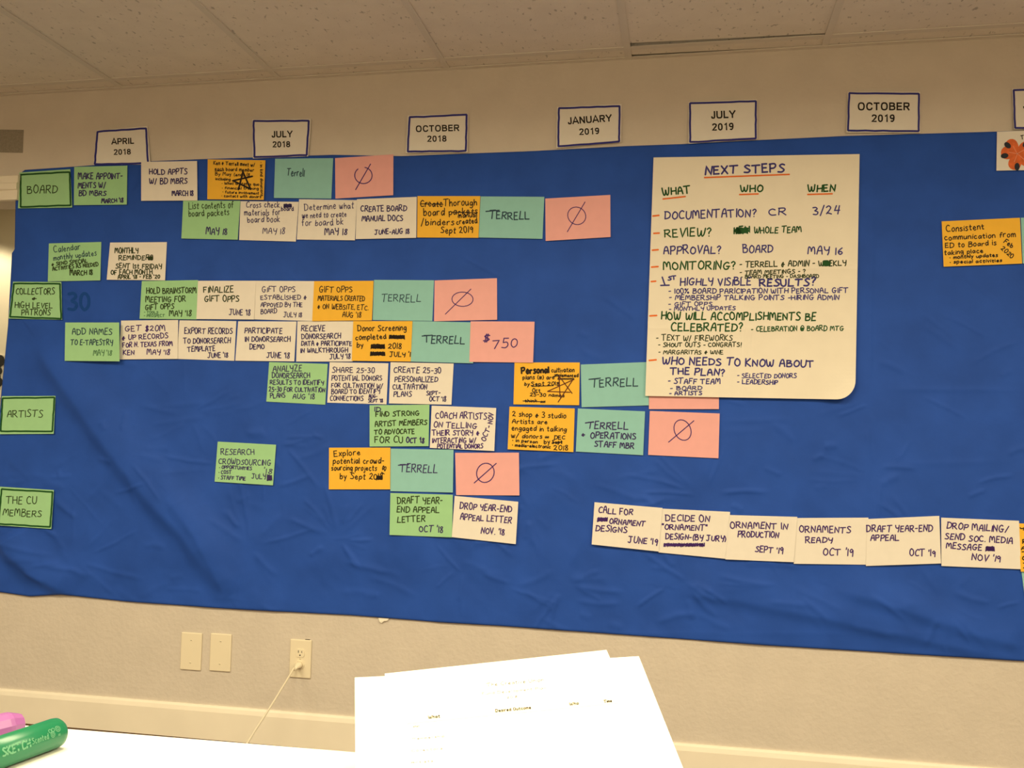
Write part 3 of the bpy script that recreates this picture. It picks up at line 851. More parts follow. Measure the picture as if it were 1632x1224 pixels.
zero('pink note with a slashed zero, directly above white DROP YEAR-END APPEAL LETTER', [(725.4, 721.7), (827, 721.4), (827.8, 789.6), (727, 789)], 'J', (1175, 230, 60, 66), (1250, 165, 1098, 300), w=1.6)
note('green paper note reading DRAFT YEAR-END APPEAL LETTER', 'green', [(622.2, 785.7), (721.7, 788.5), (720.5, 856.5), (620.8, 852.5)], 0, 'J', 'bgreen',
     [('DRAFT YEAR-', 573, 440, 880, 440, 42), ('END APPEAL', 570, 498, 858, 505, 38), ('LETTER', 573, 568, 762, 565, 38), ("OCT '18", 722, 635, 882, 638, 40, 'navy')], 1.5)
note('white paper note reading DROP YEAR-END APPEAL LETTER', 'white', [(724.7, 790.3), (826, 799.7), (822, 867.2), (720, 856)], 1, 'J', 'purple',
     [('DROP YEAR-END', 1000, 475, 1355, 500, 42), ('APPEAL LETTER', 1003, 550, 1352, 575, 40), ("NOV. '18", 1145, 645, 1303, 655, 40)], 1.6)

# --- ornament row
note('white paper note reading CALL FOR ORNAMENT DESIGNS', 'white', [(947.5, 800.4), (1055.8, 809.5), (1049.7, 879), (943, 867.7)], 1, 'M', 'purple',
     [('CALL FOR', 105, 165, 345, 180, 42), ('##', 98, 197, 168, 226, 10), ('ORNAMENT', 182, 240, 430, 262, 36), ('DESIGNS', 85, 290, 305, 305, 40), ("JUNE '19", 312, 372, 515, 392, 42)], 1.7)
note('white paper note reading DECIDE ON ORNAMENT DESIGN with a scratched out line', 'white', [(1052, 810.5), (1163.5, 815.8), (1161, 891), (1049.5, 880.4)], 0, 'M', 'purple',
     [('DECIDE ON', 577, 220, 885, 230, 46), ('"ORNAMENT"', 552, 282, 870, 292, 38), ('DESIGN-(BY JURY)', 577, 348, 1000, 367, 38), ('##', 565, 378, 850, 402, 19)], 1.7)
note('white paper note reading ORNAMENT IN PRODUCTION', 'white', [(1163, 820.8), (1270.7, 823.8), (1265, 896), (1156, 891.5)], 1, 'M', 'purple',
     [('ORNAMENT IN', 1032, 272, 1432, 280, 42), ('PRODUCTION', 1085, 335, 1370, 340, 40), ("SEPT '19", 1207, 440, 1400, 455, 42)], 1.7)
note('white paper note reading ORNAMENTS READY', 'white', [(1270, 825.6), (1384, 825), (1382, 900), (1265, 898.5)], 0, 'N', 'purple',
     [('ORNAMENTS', 62, 300, 420, 305, 42), ('READY', 105, 372, 292, 375, 40), ("OCT '19", 228, 462, 435, 465, 46)], 1.7)
note('white paper note reading DRAFT YEAR-END APPEAL in the bottom row', 'white', [(1382, 827.2), (1497, 822.2), (1499.8, 898), (1380, 902)], 1, 'N', 'purple',
     [('DRAFT YEAR-END', 532, 298, 992, 292, 44), ('APPEAL', 560, 360, 757, 355, 40), ("OCT '19", 833, 462, 1010, 468, 44)], 1.7)
note('white paper note reading DROP MAILING/SEND SOC. MEDIA MESSAGE', 'white', [(1500, 825), (1624, 830), (1627.4, 907.2), (1500.5, 902)], 1, 'N', 'purple',
     [('DROP MAILING/', 1092, 275, 1518, 300, 42), ('SEND SOC. MEDIA', 1080, 348, 1550, 380, 40), ('MESSAGE', 1088, 412, 1335, 428, 38), ('##', 1365, 397, 1425, 430, 8), ("NOV '19", 1267, 492, 1465, 508, 42)], 1.7)
note('teal note cut by the right photo edge, peeking out under an orange note', 'teal', [(1627, 903), (1735, 912), (1742, 980), (1636, 974)], 0)
note('orange paper note cut by the right edge of the photo, beside DROP MAILING', 'orange', [(1622.4, 834), (1735, 838), (1738, 915), (1627, 911)], 2, 'X', 'black',
     [('Y', 505, 345, 560, 335, 40), ('R', 535, 508, 565, 508, 55), ('A', 520, 585, 570, 585, 40), ('__', 525, 608, 580, 606, ''), ('O', 533, 708, 572, 708, 40), ('*', 540, 760, 552, 760, 40), ('*', 540, 820, 556, 820, 40)], 1.6)

# --- right
note('teal note cut by the right photo edge, beside the orange Consistent communication note', 'teal', [(1627, 347), (1735, 343), (1738, 416), (1630, 420)], 0)
note('orange paper note reading Consistent communication, far right', 'orange', [(1500.8, 352.8), (1625.5, 347), (1629, 420), (1504, 425)], 1, 'T', 'black',
     [('Consistent', 160, 350, 875, 300, 110), ('communication from', 125, 510, 1470, 440, 95), ('ED to Board is', 140, 655, 1105, 600, 92), ('taking place', 120, 790, 855, 740, 82), ('* monthly updates', 225, 865, 1130, 820, 62), ('* special activities', 225, 955, 1210, 920, 60),
      ('Feb', 1240, 560, 1400, 660, 85), ('2020', 1190, 680, 1390, 860, 78)], 1.4)

# --- printed month cards
AR = {
 'A': ("0,0 3.7,10 7.4,0|1.4,3.2 6,3.2", 7.4), 'P': (".9,0 .9,10|.9,9.1 ~4,9.1 5.9,8.4 5.9,5.4 4,4.6 ~.9,4.6", 6.6), 'R': (".9,0 .9,10|.9,9.1 ~4,9.1 5.9,8.5 5.9,5.5 4,4.8 ~.9,4.8|3.6,4.6 6.6,0", 7.2),
 'I': (".9,0 .9,10", 1.8), 'L': (".9,10 .9,.9 6,.9", 6), 'J': ("~4.2,10 4.2,3 3.6,1 2.3,.8 1.1,1.2 .8,3.2", 5.1), 'U': ("~.9,10 .9,3.4 1.7,1.2 3.7,.8 5.7,1.2 6.5,3.4 6.5,10", 7.4), 'Y': ("0,10 3.5,4.4 7,10|3.5,4.6 3.5,0", 7),
 'O': ("~4,9.3 1.7,8.4 .9,5 1.7,1.6 4,.7 6.3,1.6 7.1,5 6.3,8.4 4,9.3", 8), 'C': ("~6.6,6.8 5.9,8.5 4,9.3 1.8,8.4 .9,5 1.8,1.6 4,.7 5.9,1.5 6.7,3.4", 7.2), 'T': ("0,9.1 6.6,9.1|3.3,9.1 3.3,0", 6.6),
 'B': (".9,0 .9,10|.9,9.1 ~4,9.1 5.6,8.4 5.4,6.1 3.8,5.3 ~.9,5.3|3.6,5.3 ~4.4,5.2 6.1,4.2 6,1.7 4.2,.9 ~.9,.9", 7), 'E': ("6.2,9.1 .9,9.1 .9,.9 6.4,.9|.9,5.1 5.8,5.1", 6.4), 'N': (".9,0 .9,10|.9,9.6 6.3,.4|6.3,0 6.3,10", 7.2),
 '2': ("~.9,7.2 1.5,8.8 3,9.2 4.8,8.4 4.8,6.4 3,3.6 ~.8,.9 5.6,.9", 5.7), '0': ("~2.8,9.2 1.2,8 .8,5 1.2,2 2.8,.8 4.4,2 4.8,5 4.4,8 2.8,9.2", 5.6), '1': ("1,7.4 3.2,9.4 3.2,0", 4.8),
 '8': ("~2.8,9.2 1.2,8.3 1.2,6 2.8,5.2 4.6,4.1 4.7,1.8 2.8,.8 .9,1.8 1,4.1 2.8,5.2 4.4,6 4.4,8.3 2.8,9.2", 5.6), '9': ("~4.7,6.6 4.2,8.7 2.8,9.2 1.1,8.2 1.1,5.6 2.8,4.6 4.3,5.4 4.7,6.6 4.4,3 3,.9 1.1,1.6", 5.6),
}


def printed(p, word, frame, cx, cy, width, h, ang=0):
    strokes, x = [], 0
    for ch in word:
        d, adv = AR[ch]
        for part in d.split('|'):
            pts, curve = [], part.startswith('~')
            runs = [[]]
            for tok in part.split():
                if tok.startswith('~'):
                    tok = tok[1:]
                    runs.append([])
                runs[-1].append(tuple(float(v) for v in tok.split(',')))
            runs = [r for r in runs if r]
            if '~' not in part:
                pts = [np.array(q) for q in runs[0]]
            elif len(runs) == 1:
                pts = catmull(runs[0], 4)
            elif curve:
                pts = catmull(runs[0], 4) + [np.array(q) for q in runs[1]]
            else:
                pts = [np.array(q) for q in runs[0]] + catmull(runs[1], 4) + [np.array(q) for q in (runs[2] if len(runs) > 2 else [])]
            strokes.append([q + np.array([x, 0]) for q in pts])
        x += adv + 1.3
    x -= 1.3
    k = np.array([width / x, h / 10])
    a = math.radians(ang)
    v, fc = ribbon([[(q - np.array([x / 2, 5])) * k for q in st] for st in strokes], .195 * h, 0)
    q = np.stack([v[:, 0] * math.cos(a) - v[:, 1] * math.sin(a), -(v[:, 0] * math.sin(a) + v[:, 1] * math.cos(a))], 1) + np.array([cx, cy])
    ox, oy, f = FR[frame]
    p.flat('printed_text', q / f + np.array([ox, oy]), fc, 'print')


def month(label, quad, border, frame, l1, l2, layer=2):
    p = Paper('month_card', quad, layer, M['card'], (.004, .002, 0), True, .0006)
    tag(p.o, label, 'card', 'month cards along the top')
    frame_border(p, frame, border, 3.1 * FR[frame][2], 'border')
    for t in (l1, l2):
        if t:
            printed(p, t[0], frame, *t[1:])
    return p


def inset(quad, d):
    q = np.array(quad, float)
    c = q.mean(0)
    return [tuple(x + np.sign(c - x) * d) for x in q]


Q = [(154.7, 208), (235, 201), (239.5, 262), (149, 263)]
month('white card reading APRIL 2018, leftmost of the month cards', Q, [(768, 148), (1152, 121), (1166, 396), (747, 404)], 'A', ('APRIL', 968, 222, 176, 48, 2), ('2018', 963, 307, 134, 44, 2), 1)
Q = [(402, 190.4), (496, 189.4), (491, 249), (403, 252.5)]
month('white card reading JULY 2018', Q, [(500, 62), (922, 60), (905, 322), (506, 338)], 'B', ('JULY', 717, 162, 158, 50, 1), ('2018', 712, 240, 134, 46, 1))
Q = [(650, 184), (746.4, 181), (745, 242.7), (646.8, 244)]
month('white card reading OCTOBER 2018', Q, [(140, 116), (532, 98), (525, 346), (128, 350)], 'C', ('OCTOBER', 332, 191, 298, 44, 1.5), ('2018', 327, 262, 132, 42, 1))
Q = [(888, 170.5), (990.7, 165.8), (989.7, 226), (886.6, 236)]
month('white card reading JANUARY 2019', Q, [(1163, 54), (1579, 38), (1575, 281), (1159, 315)], 'C', ('JANUARY', 1373, 130, 300, 48, 4), ('2019', 1370, 212, 138, 44, 3))
Q = [(1097.5, 162.5), (1206.5, 158.5), (1207, 221.5), (1097.5, 229)]
month('white card reading JULY 2019', Q, [(568, 329), (777, 322), (777, 441), (568, 453)], 'W', ('JULY', 673, 365, 77, 24, 2), ('2019', 672, 404, 69, 23, 2))
Q = [(1351.5, 146.5), (1466.5, 146.5), (1466.5, 211.5), (1349, 211)]
month('white card reading OCTOBER 2019', Q, [(1075, 297), (1297, 299), (1296, 418), (1071, 416)], 'W', ('OCTOBER', 1185, 339, 166, 25, 0), ('2019', 1183, 377, 74, 24, 0))
Q = [(1613, 141.5), (1728, 139), (1730, 204), (1616, 206)]
month('white card cut by the right edge of the photo, rightmost of the month cards', Q, [(1599, 287), (1818, 283), (1822, 404), (1604, 408)], 'W', ('JANUARY', 1714, 334, 170, 25, 0), ('2020', 1714, 374, 74, 24, 0))

# --- flower card
p = Paper('flower_card', [(1589, 210), (1690, 206), (1690, 270), (1588, 272)], 2, M['card'], (.001, 0, 0))
tag(p.o, 'white card with an orange flower drawing, at the upper right corner of the cloth', 'card')


def blob(cx, cy, a, r0, r1, w, n=18, k=1.0):
    pts = []
    for i in range(n):
        t = 2 * math.pi * i / n
        u = (r0 + r1) / 2 + (r1 - r0) / 2 * math.cos(t)
        v = w * math.sin(t) * (1 + .25 * k * math.cos(t))
        pts.append((cx + u * math.cos(a) - v * math.sin(a), cy + u * math.sin(a) + v * math.cos(a)))
    return np.array(pts)


ox, oy, f = FR['Y']
for i, a in enumerate((-125, -175, -255, -325, -35)):
    a = math.radians(a)
    q = blob(617, 450, a, 2, 95, 36)
    p.flat('petal', q / f + np.array([ox, oy]), [tuple(range(len(q)))], 'flower', .0006 + .0001 * i)
    b = a + math.radians(-14)
    q = blob(617, 450, b, 52, 96, 15, k=0)
    p.flat('petal_tip', q / f + np.array([ox, oy]), [tuple(range(len(q)))], 'ftip', .0013)
    p.ink('petal_vein', [[(617 + 6 * math.cos(a), 450 + 6 * math.sin(a)), (617 + 50 * math.cos(a + .1), 450 + 50 * math.sin(a + .1))]], 4, 'fvein', 'Y', .0016)
p.ink('handwriting', write('T', 640, 368, 655, 366, 22, 0), 5, 'print', 'Y')

# --- the big sheet
ch = Paper('chart_sheet', [(1041.6, 251), (1370, 245.5), (1363, 637), (1028.4, 631)], 3, M['chart'], (.006, .002, .002), corner=.09)
tag(ch.o, 'large cream chart sheet headed NEXT STEPS with marker lists', 'chart')
NV, GR, BG = 'blue', 'dgreen', 'bgreen'
ch.text('K', NV, [
    ('NEXT STEPS', 472, 172, 1040, 155, 60, NV, 2.3), ('WHAT', 165, 325, 365, 310, 52, GR, 2), ('WHO', 728, 300, 885, 295, 48, GR, 2), ('WHEN', 1215, 300, 1408, 293, 48, GR, 2),
    ('DOCUMENTATION?', 180, 497, 835, 478, 54, NV, 1.8), ('CR', 932, 465, 1055, 465, 46, NV, 1.7), ('3/24', 1252, 460, 1440, 460, 60, NV, 1.7),
    ('REVIEW?', 180, 624, 512, 618, 58, GR, 1.8), ('KEN', 680, 600, 795, 592, 45, GR, 2), ('##', 695, 555, 780, 600, 9, GR, 2), ('WHOLE TEAM', 825, 598, 1165, 590, 42, GR, 1.6),
    ('APPROVAL?', 172, 750, 582, 742, 56, NV, 1.8), ('BOARD', 745, 738, 958, 735, 54, NV, 1.7), ('MAY 16', 1213, 748, 1460, 752, 54, NV, 1.7),
    ('MONITORING?', 170, 862, 688, 858, 56, GR, 1.9), ('- TERRELL & ADMIN - WEEKLY', 720, 842, 1490, 832, 40, BG, 1.5), ('##', 1320, 795, 1375, 835, 6, GR, 1.3), ('- TEAM MEETINGS - ?', 722, 895, 1195, 885, 28, BG, 1.3), ('- BOARD MEETING - DASHBOARD', 730, 924, 1292, 918, 24, BG, 1.2)])
for a in [(465, 195, 1080, 172), (165, 350, 328, 332), (718, 318, 855, 313), (1210, 317, 1390, 312)]:
    ch.ink('underline', [[np.array(a[:2]), np.array(a[2:])]], 11, 'orangeink', 'K')
DASH = [('K', 92, 473, 138, 468), ('K', 98, 598, 140, 596), ('K', 88, 720, 133, 716), ('K', 82, 842, 132, 838), ('L', 80, 85, 115, 82), ('L', 70, 333, 122, 330), ('L', 65, 655, 118, 650)]
for fr, *a in DASH:
    ch.ink('dash', [[np.array(a[:2]), np.array(a[2:])]], 12, 'orangeink', fr)
ch.text('L', NV, [
    ('1', 179, 112, 182, 111, 56, NV, 2), ('__', 148, 113, 212, 111, 'numeral_foot', NV, 2), ('ST', 203, 75, 262, 72, 28, NV, 1.8), ('HIGHLY VISIBLE', 292, 112, 800, 112, 50, NV, 1.8), ('RESULTS?', 865, 116, 1262, 114, 52, NV, 2.3),
    ('- 100% BOARD PARICIPATION WITH PERSONAL GIFT', 207, 172, 1502, 166, 34, NV, 1.4), ('- MEMBERSHIP TALKING POINTS -HIRING ADMIN', 210, 217, 1437, 218, 34, NV, 1.4), ('- GIFT OPPS', 207, 262, 520, 262, 28, NV, 1.3), ('- MONTHLY UPDATES', 210, 296, 688, 290, 26, NV, 1.3),
    ('HOW WILL ACCOMPLISHMENTS BE', 155, 360, 1268, 364, 54, GR, 1.9), ('CELEBRATED?', 225, 440, 738, 442, 54, GR, 1.9), ('- CELEBRATION @ BOARD MTG', 803, 446, 1470, 438, 34, GR, 1.4),
    ('- TEXT W/ FIREWORKS', 118, 510, 665, 512, 40, BG, 1.3), ('- SHOUT OUTS - CONGRATS!', 133, 556, 730, 556, 30, BG, 1.3), ('- MARGARITAS & WINE', 133, 608, 600, 610, 28, BG, 1.2),
    ('WHO NEEDS TO KNOW ABOUT', 162, 683, 1255, 702, 50, NV, 2), ('THE PLAN?', 222, 755, 608, 765, 48, NV, 2), ('- STAFF TEAM', 203, 822, 578, 825, 36, NV, 1.5),
    ('- SELECTED DONORS', 703, 780, 1130, 782, 30, NV, 1.3), ('- LEADERSHIP', 703, 825, 995, 828, 30, NV, 1.4), ('- BOARD', 218, 870, 447, 868, 28, NV, 1.3), ('- ARTISTS', 212, 905, 447, 905, 28, NV, 1.4)])

# --- dim figures showing through the cloth, laid on its surface
v2, fc = ribbon(write('30', 540, 612, 700, 612, 130, 0), 24)
px = v2 / 4.945 + np.array([0, 370])
w0 = wallpx(px, np.zeros(len(px)))
hh = cloth_h(w0[:, 0], w0[:, 2])
pp = wallpx(px, -(hh + .0007))
obj('faded_number', pp - cloth_c, fc, M['ghost'], parent=cloth)['label'] = 'dim dark blue number soaked into the cloth'

# ------------------------------------------------------------------ the room
XL, XR, YB = -4.2, 2.9, -5.2
op_r = U(33, 330)[0]                  # right side of the doorway, hidden behind the cloth
op_l = op_r - 1.3
op_b = U(-12, 800)[2]                        # sill, hidden behind the cloth
op_t = U(10, 320)[2]                        # underside of its head casing


def wall_obj(name, x0, x1, y0, y1, z0, z1, m_):
    return struct(from_bm(name, box_bm(x0, x1, y0, y1, z0, z1), m_))


bm = bmesh.new()
for x0, x1, z0, z1 in [(op_r, XR, 0, H + .2), (XL, op_l, 0, H + .2), (op_l, op_r, op_t, H + .2), (op_l, op_r, 0, op_b)]:
    b2 = box_bm(x0, x1, 0, .12, z0, z1)
    me_ = bpy.data.meshes.new('t')
    b2.to_mesh(me_)
    b2.free()
    bm.from_mesh(me_)
    bpy.data.meshes.remove(me_)
struct(from_bm('wall_back', bm, M['wall']))
wall_obj('wall_left', XL - .1, XL, YB, 0, 0, H + .2, M['wall'])
wall_obj('wall_right', XR, XR + .1, YB, 0, 0, H + .2, M['wall'])
wall_obj('wall_front', XL, XR, YB - .1, YB, 0, H + .2, M['wall'])
wall_obj('floor', XL, XR, YB, 2.0, -.05, 0, M['floor'])
# hall beyond the doorway
HY = 1.25
wall_obj('wall_hall', op_l - .9, op_r + .9, HY, HY + .1, 0, H, M['hall'])
wall_obj('wall_hall_left', op_l - 1.0, op_l - .9, .12, HY, 0, H, M['hall'])
wall_obj('wall_hall_right', op_r + .9, op_r + 1.0, .12, HY, 0, H, M['hall'])
wall_obj('ceiling_hall', op_l - .9, op_r + .9, .12, HY, H, H + .05, M['hall'])
area('hall_fill_light', (op_r - .5, .45, H - .05), (.5, .3), 5)  # added ambient fill that lifts the dim hall wall, not a real fixture
hlo.location = (U(-25, 500, HY)[0], HY - .36, H - .12)
hlo.rotation_euler = (math.radians(8), 0, 0)
# head casing and jambs
bm = bmesh.new()
prof = [(0, op_t - .002), (-.020, op_t - .002), (-.020, op_t + .035), (-.026, op_t + .038), (-.026, op_t + .062), (-.020, op_t + .066), (-.020, op_t + .092), (-.012, op_t + .098), (0, op_t + .098)]
vs = []
for x in (op_l - .09, U(26.5, 300, -.024)[0]):
    vs.append([bm.verts.new((x, y, z)) for y, z in prof])
for i in range(len(prof) - 1):
    bm.faces.new((vs[0][i], vs[0][i + 1], vs[1][i + 1], vs[1][i]))
bm.faces.new(vs[0])
bm.faces.new(vs[1][::-1])
struct(from_bm('trim_1', bm, M['trim']))
wall_obj('trim_2', op_l, op_r, -.03, .12, op_b, op_b + .02, M['trim'])

# baseboard
bm = bmesh.new()
prof = [(0, 0), (-.015, 0), (-.015, BB - .020), (-.011, BB - .006), (-.006, BB), (0, BB)]
vs = []
for x in (XL, XR):
    vs.append([bm.verts.new((x, y, z)) for y, z in prof])
for i in range(len(prof) - 1):
    bm.faces.new((vs[0][i], vs[0][i + 1], vs[1][i + 1], vs[1][i]))
bm.faces.new(vs[0])
bm.faces.new(vs[1][::-1])
struct(from_bm('baseboard_back', bm, M['trim']))

# ceiling: lay-in tiles on a painted grid
xs = [TEE0 + TILE * k for k in range(-4, 9)]
xs = [x for x in xs if XL < x < XR]
ex = [XL] + xs + [XR]
ys = [0, -STRIP] + [-STRIP - 1.22 * S * k for k in range(1, 5)]
ys = [y for y in ys if y > YB] + [YB]
ceil = struct(obj('ceiling', [(XL, YB, H + .09), (XR, YB, H + .09), (XR, 0, H + .09), (XL, 0, H + .09)], [(0, 1, 2, 3)], M['plenum']))
k3 = [i for i in range(len(ex) - 1) if abs(ex[i] - (TEE0 + 3 * TILE)) < 1e-4][0]
for i in range(len(ex) - 1):
    for j in range(len(ys) - 1):
        a = .003
        x0, x1, y0, y1 = ex[i] + a, ex[i + 1] - a, ys[j + 1] + a, ys[j] - a
        tl = np.array([[x0, y0], [x1, y0], [x1, y1], [x0, y1]])
        if i == k3 and j == 1:
            tl[3] += (0, -.030)
            tl[2] += (0, -.014)
        if i == k3 and j == 0:
            tl[3] += (0, -.026)
            tl[2] += (0, -.012)
        z = H + .004
        vb = [(x, y, z) for x, y in tl] + [(x, y, z + .015) for x, y in tl]
        obj('ceiling_tile', vb, [(3, 2, 1, 0), (4, 5, 6, 7), (0, 1, 5, 4), (1, 2, 6, 5), (2, 3, 7, 6), (3, 0, 4, 7)], M['ceil'], parent=ceil)
for x in xs:
    from_bm('ceiling_tee', box_bm(x - .0115, x + .0115, YB, 0, H, H + .003), M['tee'], ceil)
for y in ys[1:-1]:
    from_bm('ceiling_tee', box_bm(XL, XR, y - .0115, y + .0115, H + .0004, H + .0034), M['tee'], ceil)
struct(from_bm('trim_3', box_bm(XL, XR, -.020, 0, H - .0005, H + .0025), M['tee']))

# ------------------------------------------------------------------ wall plates, outlet, cord
def plate(name, quad_px, label, screws, cat, group=None, th=.006):
    P = np.array([U(*q) for q in quad_px])
    c = P.mean(0)
    w = (np.linalg.norm(P[1] - P[0]) + np.linalg.norm(P[2] - P[3])) / 2
    h = (np.linalg.norm(P[3] - P[0]) + np.linalg.norm(P[2] - P[1])) / 2
    o = empty(name, (c[0], 0, c[2]))
    from_bm('plate', box_bm(-w / 2, w / 2, -th, 0, -h / 2, h / 2, .0032, 3), M['plastic'], o)
    for z in screws:
        bm = bmesh.new()
        bmesh.ops.create_cone(bm, cap_ends=True, segments=14, radius1=.0034, radius2=.0028, depth=.0016, matrix=Matrix.Translation((0, -th - .0006, z * h)) @ Matrix.Rotation(math.pi / 2, 4, 'X'))
        sc = from_bm('screw', bm, M['plastic'], o)
        from_bm('screw_slot', box_bm(-.0026, .0026, -th - .0017, -th - .0013, z * h - .0004, z * h + .0004), M['dark'], sc)
    tag(o, label, cat, group)
    return o, w, h


plate('blank_wall_plate', [(291, 1007), (324, 1009), (320, 1069), (287, 1066)], 'ivory blank wall plate below the blue cloth, left of the pair', (.30, -.30), 'wall plate', 'blank wall plates')
plate('blank_wall_plate', [(337.5, 1008.5), (371, 1011), (367, 1071), (333.5, 1068)], 'ivory blank wall plate below the blue cloth, right of the pair', (.30, -.30), 'wall plate', 'blank wall plates')
out, ow, oh = plate('electrical_outlet', [(463.5, 1018), (498, 1020), (495, 1081), (461.5, 1079)], 'ivory double electrical outlet with a cord plugged in', (0,), 'outlet')
for sgn in (1, -1):
    zc = sgn * .0195
    bm = bmesh.new()
    bmesh.ops.create_cone(bm, cap_ends=True, segments=28, radius1=.0172, radius2=.0168, depth=.003, matrix=Matrix.Translation((0, -.0072, zc)) @ Matrix.Rotation(math.pi / 2, 4, 'X'))
    for v in bm.verts:
        v.co.z = zc + max(-.0135, min(.0135, v.co.z - zc))
    rc = from_bm('receptacle', bm, M['plastic'], out)
    for x, hh_ in ((-.0063, .0085), (.0063, .0070)):
        from_bm('slot', box_bm(x - .0011, x + .0011, -.0089, -.0082, zc + .0015, zc + .0015 + hh_), M['dark'], rc)
    bm = bmesh.new()
    bmesh.ops.create_cone(bm, cap_ends=True, segments=12, radius1=.0026, radius2=.0026, depth=.0007, matrix=Matrix.Translation((0, -.00855, zc - .0065)) @ Matrix.Rotation(math.pi / 2, 4, 'X'))
    from_bm('ground_hole', bm, M['dark'], rc)
from_bm('wall_gap', box_bm(ow * .18, ow * .40, -.0012, -.0002, oh / 2 - .002, oh / 2 + .0018), M['dark'], out)

oc = np.array(out.location)
pc = empty('power_cord', (oc[0], -.0085, oc[2] - .0195))
bm = bmesh.new()
rings = [(0, .0125, .0105), (-.008, .0130, .0110), (-.016, .0105, .0090), (-.024, .0065, .0060), (-.034, .0038, .0038)]
vv = []
for k, (y, rx, rz) in enumerate(rings):
    vv.append([bm.verts.new((rx * math.cos(2 * math.pi * i / 16) - .25 * max(0, -y - .012), y, rz * math.sin(2 * math.pi * i / 16) - .45 * max(0, -y - .012))) for i in range(16)])
for a, b in zip(vv[:-1], vv[1:]):
    for i in range(16):
        bm.faces.new((a[i], a[(i + 1) % 16], b[(i + 1) % 16], b[i]))
bm.faces.new(vv[0])
bm.faces.new(vv[-1])
from_bm('plug', bm, M['cord'], pc, smooth=True)
pts = []
ctrl = [(469, 1064, -.040), (462, 1076, -.075), (445, 1104, -.17), (425, 1136, -.27), (408, 1162, -.36), (395, 1183, -.44), (380, 1206, -.52), (368, 1228, -.60)]
ctrl3 = [U(a, b, c) for a, b, c in ctrl]
end = ctrl3[-1] + np.array([-.05, -.12, 0])
end[2] = .012
ctrl3 += [np.array([ctrl3[-1][0] - .03, ctrl3[-1][1] - .06, .05]), end, end + np.array([-.25, -.1, -.004])]
cpts = catmull(ctrl3, 6)
v, fcs = tube(cpts, .0032, 10)
obj('cord', np.array(v) - np.array(pc.location), fcs, M['cord'], parent=pc, smooth=True)
tag(pc, 'thin ivory power cord running from the wall outlet down behind the table', 'cord')

# torn paper scrap below the cloth
q = [(603, 985), (620, 986), (617, 989.5), (612, 990), (608, 993), (605, 991)]
P = np.array([U(a, b, -.004 - .0008 * i) for i, (a, b) in enumerate(q)])
c = P.mean(0)
n = len(P)
fs = [tuple(range(n)), tuple(range(2 * n - 1, n - 1, -1))] + [(i, (i + 1) % n, n + (i + 1) % n, n + i) for i in range(n)]
o = obj('paper_scrap', np.concatenate([P, P + np.array([0, .0008, 0])]), fs, M['chart'], loc=c)
tag(o, 'small torn cream scrap sticking out below the bottom edge of the cloth', 'scrap')

# grey strip on the wall, top left
q = [(-30, 206), (37.5, 207), (36, 243.5), (-32, 242)]
p = Paper('tape_strip', q, 0, M['tape'], (.0003, 0, 0), True, .0008)
tag(p.o, 'dull grey rectangular strip on the wall at the top left, above the door casing', 'tape')

# black and white picture in the hall
P = np.array([U(a, b, HY) for a, b in [(-60, 566), (5, 567), (4.5, 633), (-61, 633)]])
c = P.mean(0)
o = empty('hall_picture', (c[0], HY, c[2]))
tag(o, 'black and white picture on the hall wall at the left edge', 'picture')
w, h = P[1, 0] - P[0, 0], P[0, 2] - P[3, 2]
from_bm('backing', box_bm(-w / 2, w / 2, -.008, 0, -h / 2, h / 2), M['card'], o)
from_bm('image', box_bm(-w / 2, w / 2 - .002, -.0095, -.008, -h * .30, h / 2), M['bw_l'], o)
for k, (a, b, r) in enumerate([(.46, .36, .034), (.40, .26, .028), (.45, .12, .022), (.38, -.02, .036), (.47, -.14, .026), (.30, .2, .05)]):
    bm = bmesh.new()
    bmesh.ops.create_circle(bm, cap_ends=True, segments=14, radius=r, matrix=Matrix.Translation((a * w - r * .3, -.0097 - .0001 * k, b * h)) @ Matrix.Rotation(math.pi / 2, 4, 'X'))
    from_bm('dark_patch', bm, M['bw_d'], o)

# ------------------------------------------------------------------ table
e0, e1 = UZ(36, 1154, TZ), UZ(560, 1196.3, TZ)
tdx = (e1 - e0) / np.linalg.norm(e1 - e0)
ang = math.atan2(tdx[1], tdx[0])
org = e0 + tdx * .25
tb = empty('table', (org[0], org[1], 0))
tb.rotation_euler = (0, 0, ang)
tag(tb, 'long white table in the foreground holding markers and papers', 'table')
L0, L1, DEP = -.95, .95, .76
from_bm('table_top', box_bm(L0, L1, -DEP, 0, TZ - .028, TZ, .004, 3), M['table'], tb)
from_bm('apron', box_bm(L0 + .08, L1 - .08, -DEP + .06, -.06, TZ - .075, TZ - .028), M['metal'], tb)
for sx in (L0 + .10, L1 - .10):
    for sy in (-DEP + .08, -.08):
        v, fcs = tube([(sx, sy, 0), (sx, sy, TZ - .07)], .018, 14)
        obj('leg', v, fcs, M['metal'], parent=tb, smooth=True)

# markers: lathe along local x
def lathe(name, profile, n, material, parent, smooth=True, sharp=False):
    verts, faces = [], []
    for x, r in profile:
        for k in range(n):
            a = 2 * math.pi * (k + .5) / n
            verts.append((x, r * math.cos(a), r * math.sin(a)))
    m_ = len(profile)
    for i in range(m_ - 1):
        for k in range(n):
            faces.append((i * n + k, i * n + (k + 1) % n, (i + 1) * n + (k + 1) % n, (i + 1) * n + k))
    faces.append(tuple(range(n))[::-1])
    faces.append(tuple((m_ - 1) * n + k for k in range(n)))
    bm = bmesh.new()
    bv = [bm.verts.new(v) for v in verts]
    for f_ in faces:
        bm.faces.new([bv[i] for i in f_])
    return from_bm(name, bm, material, parent, smooth=smooth)


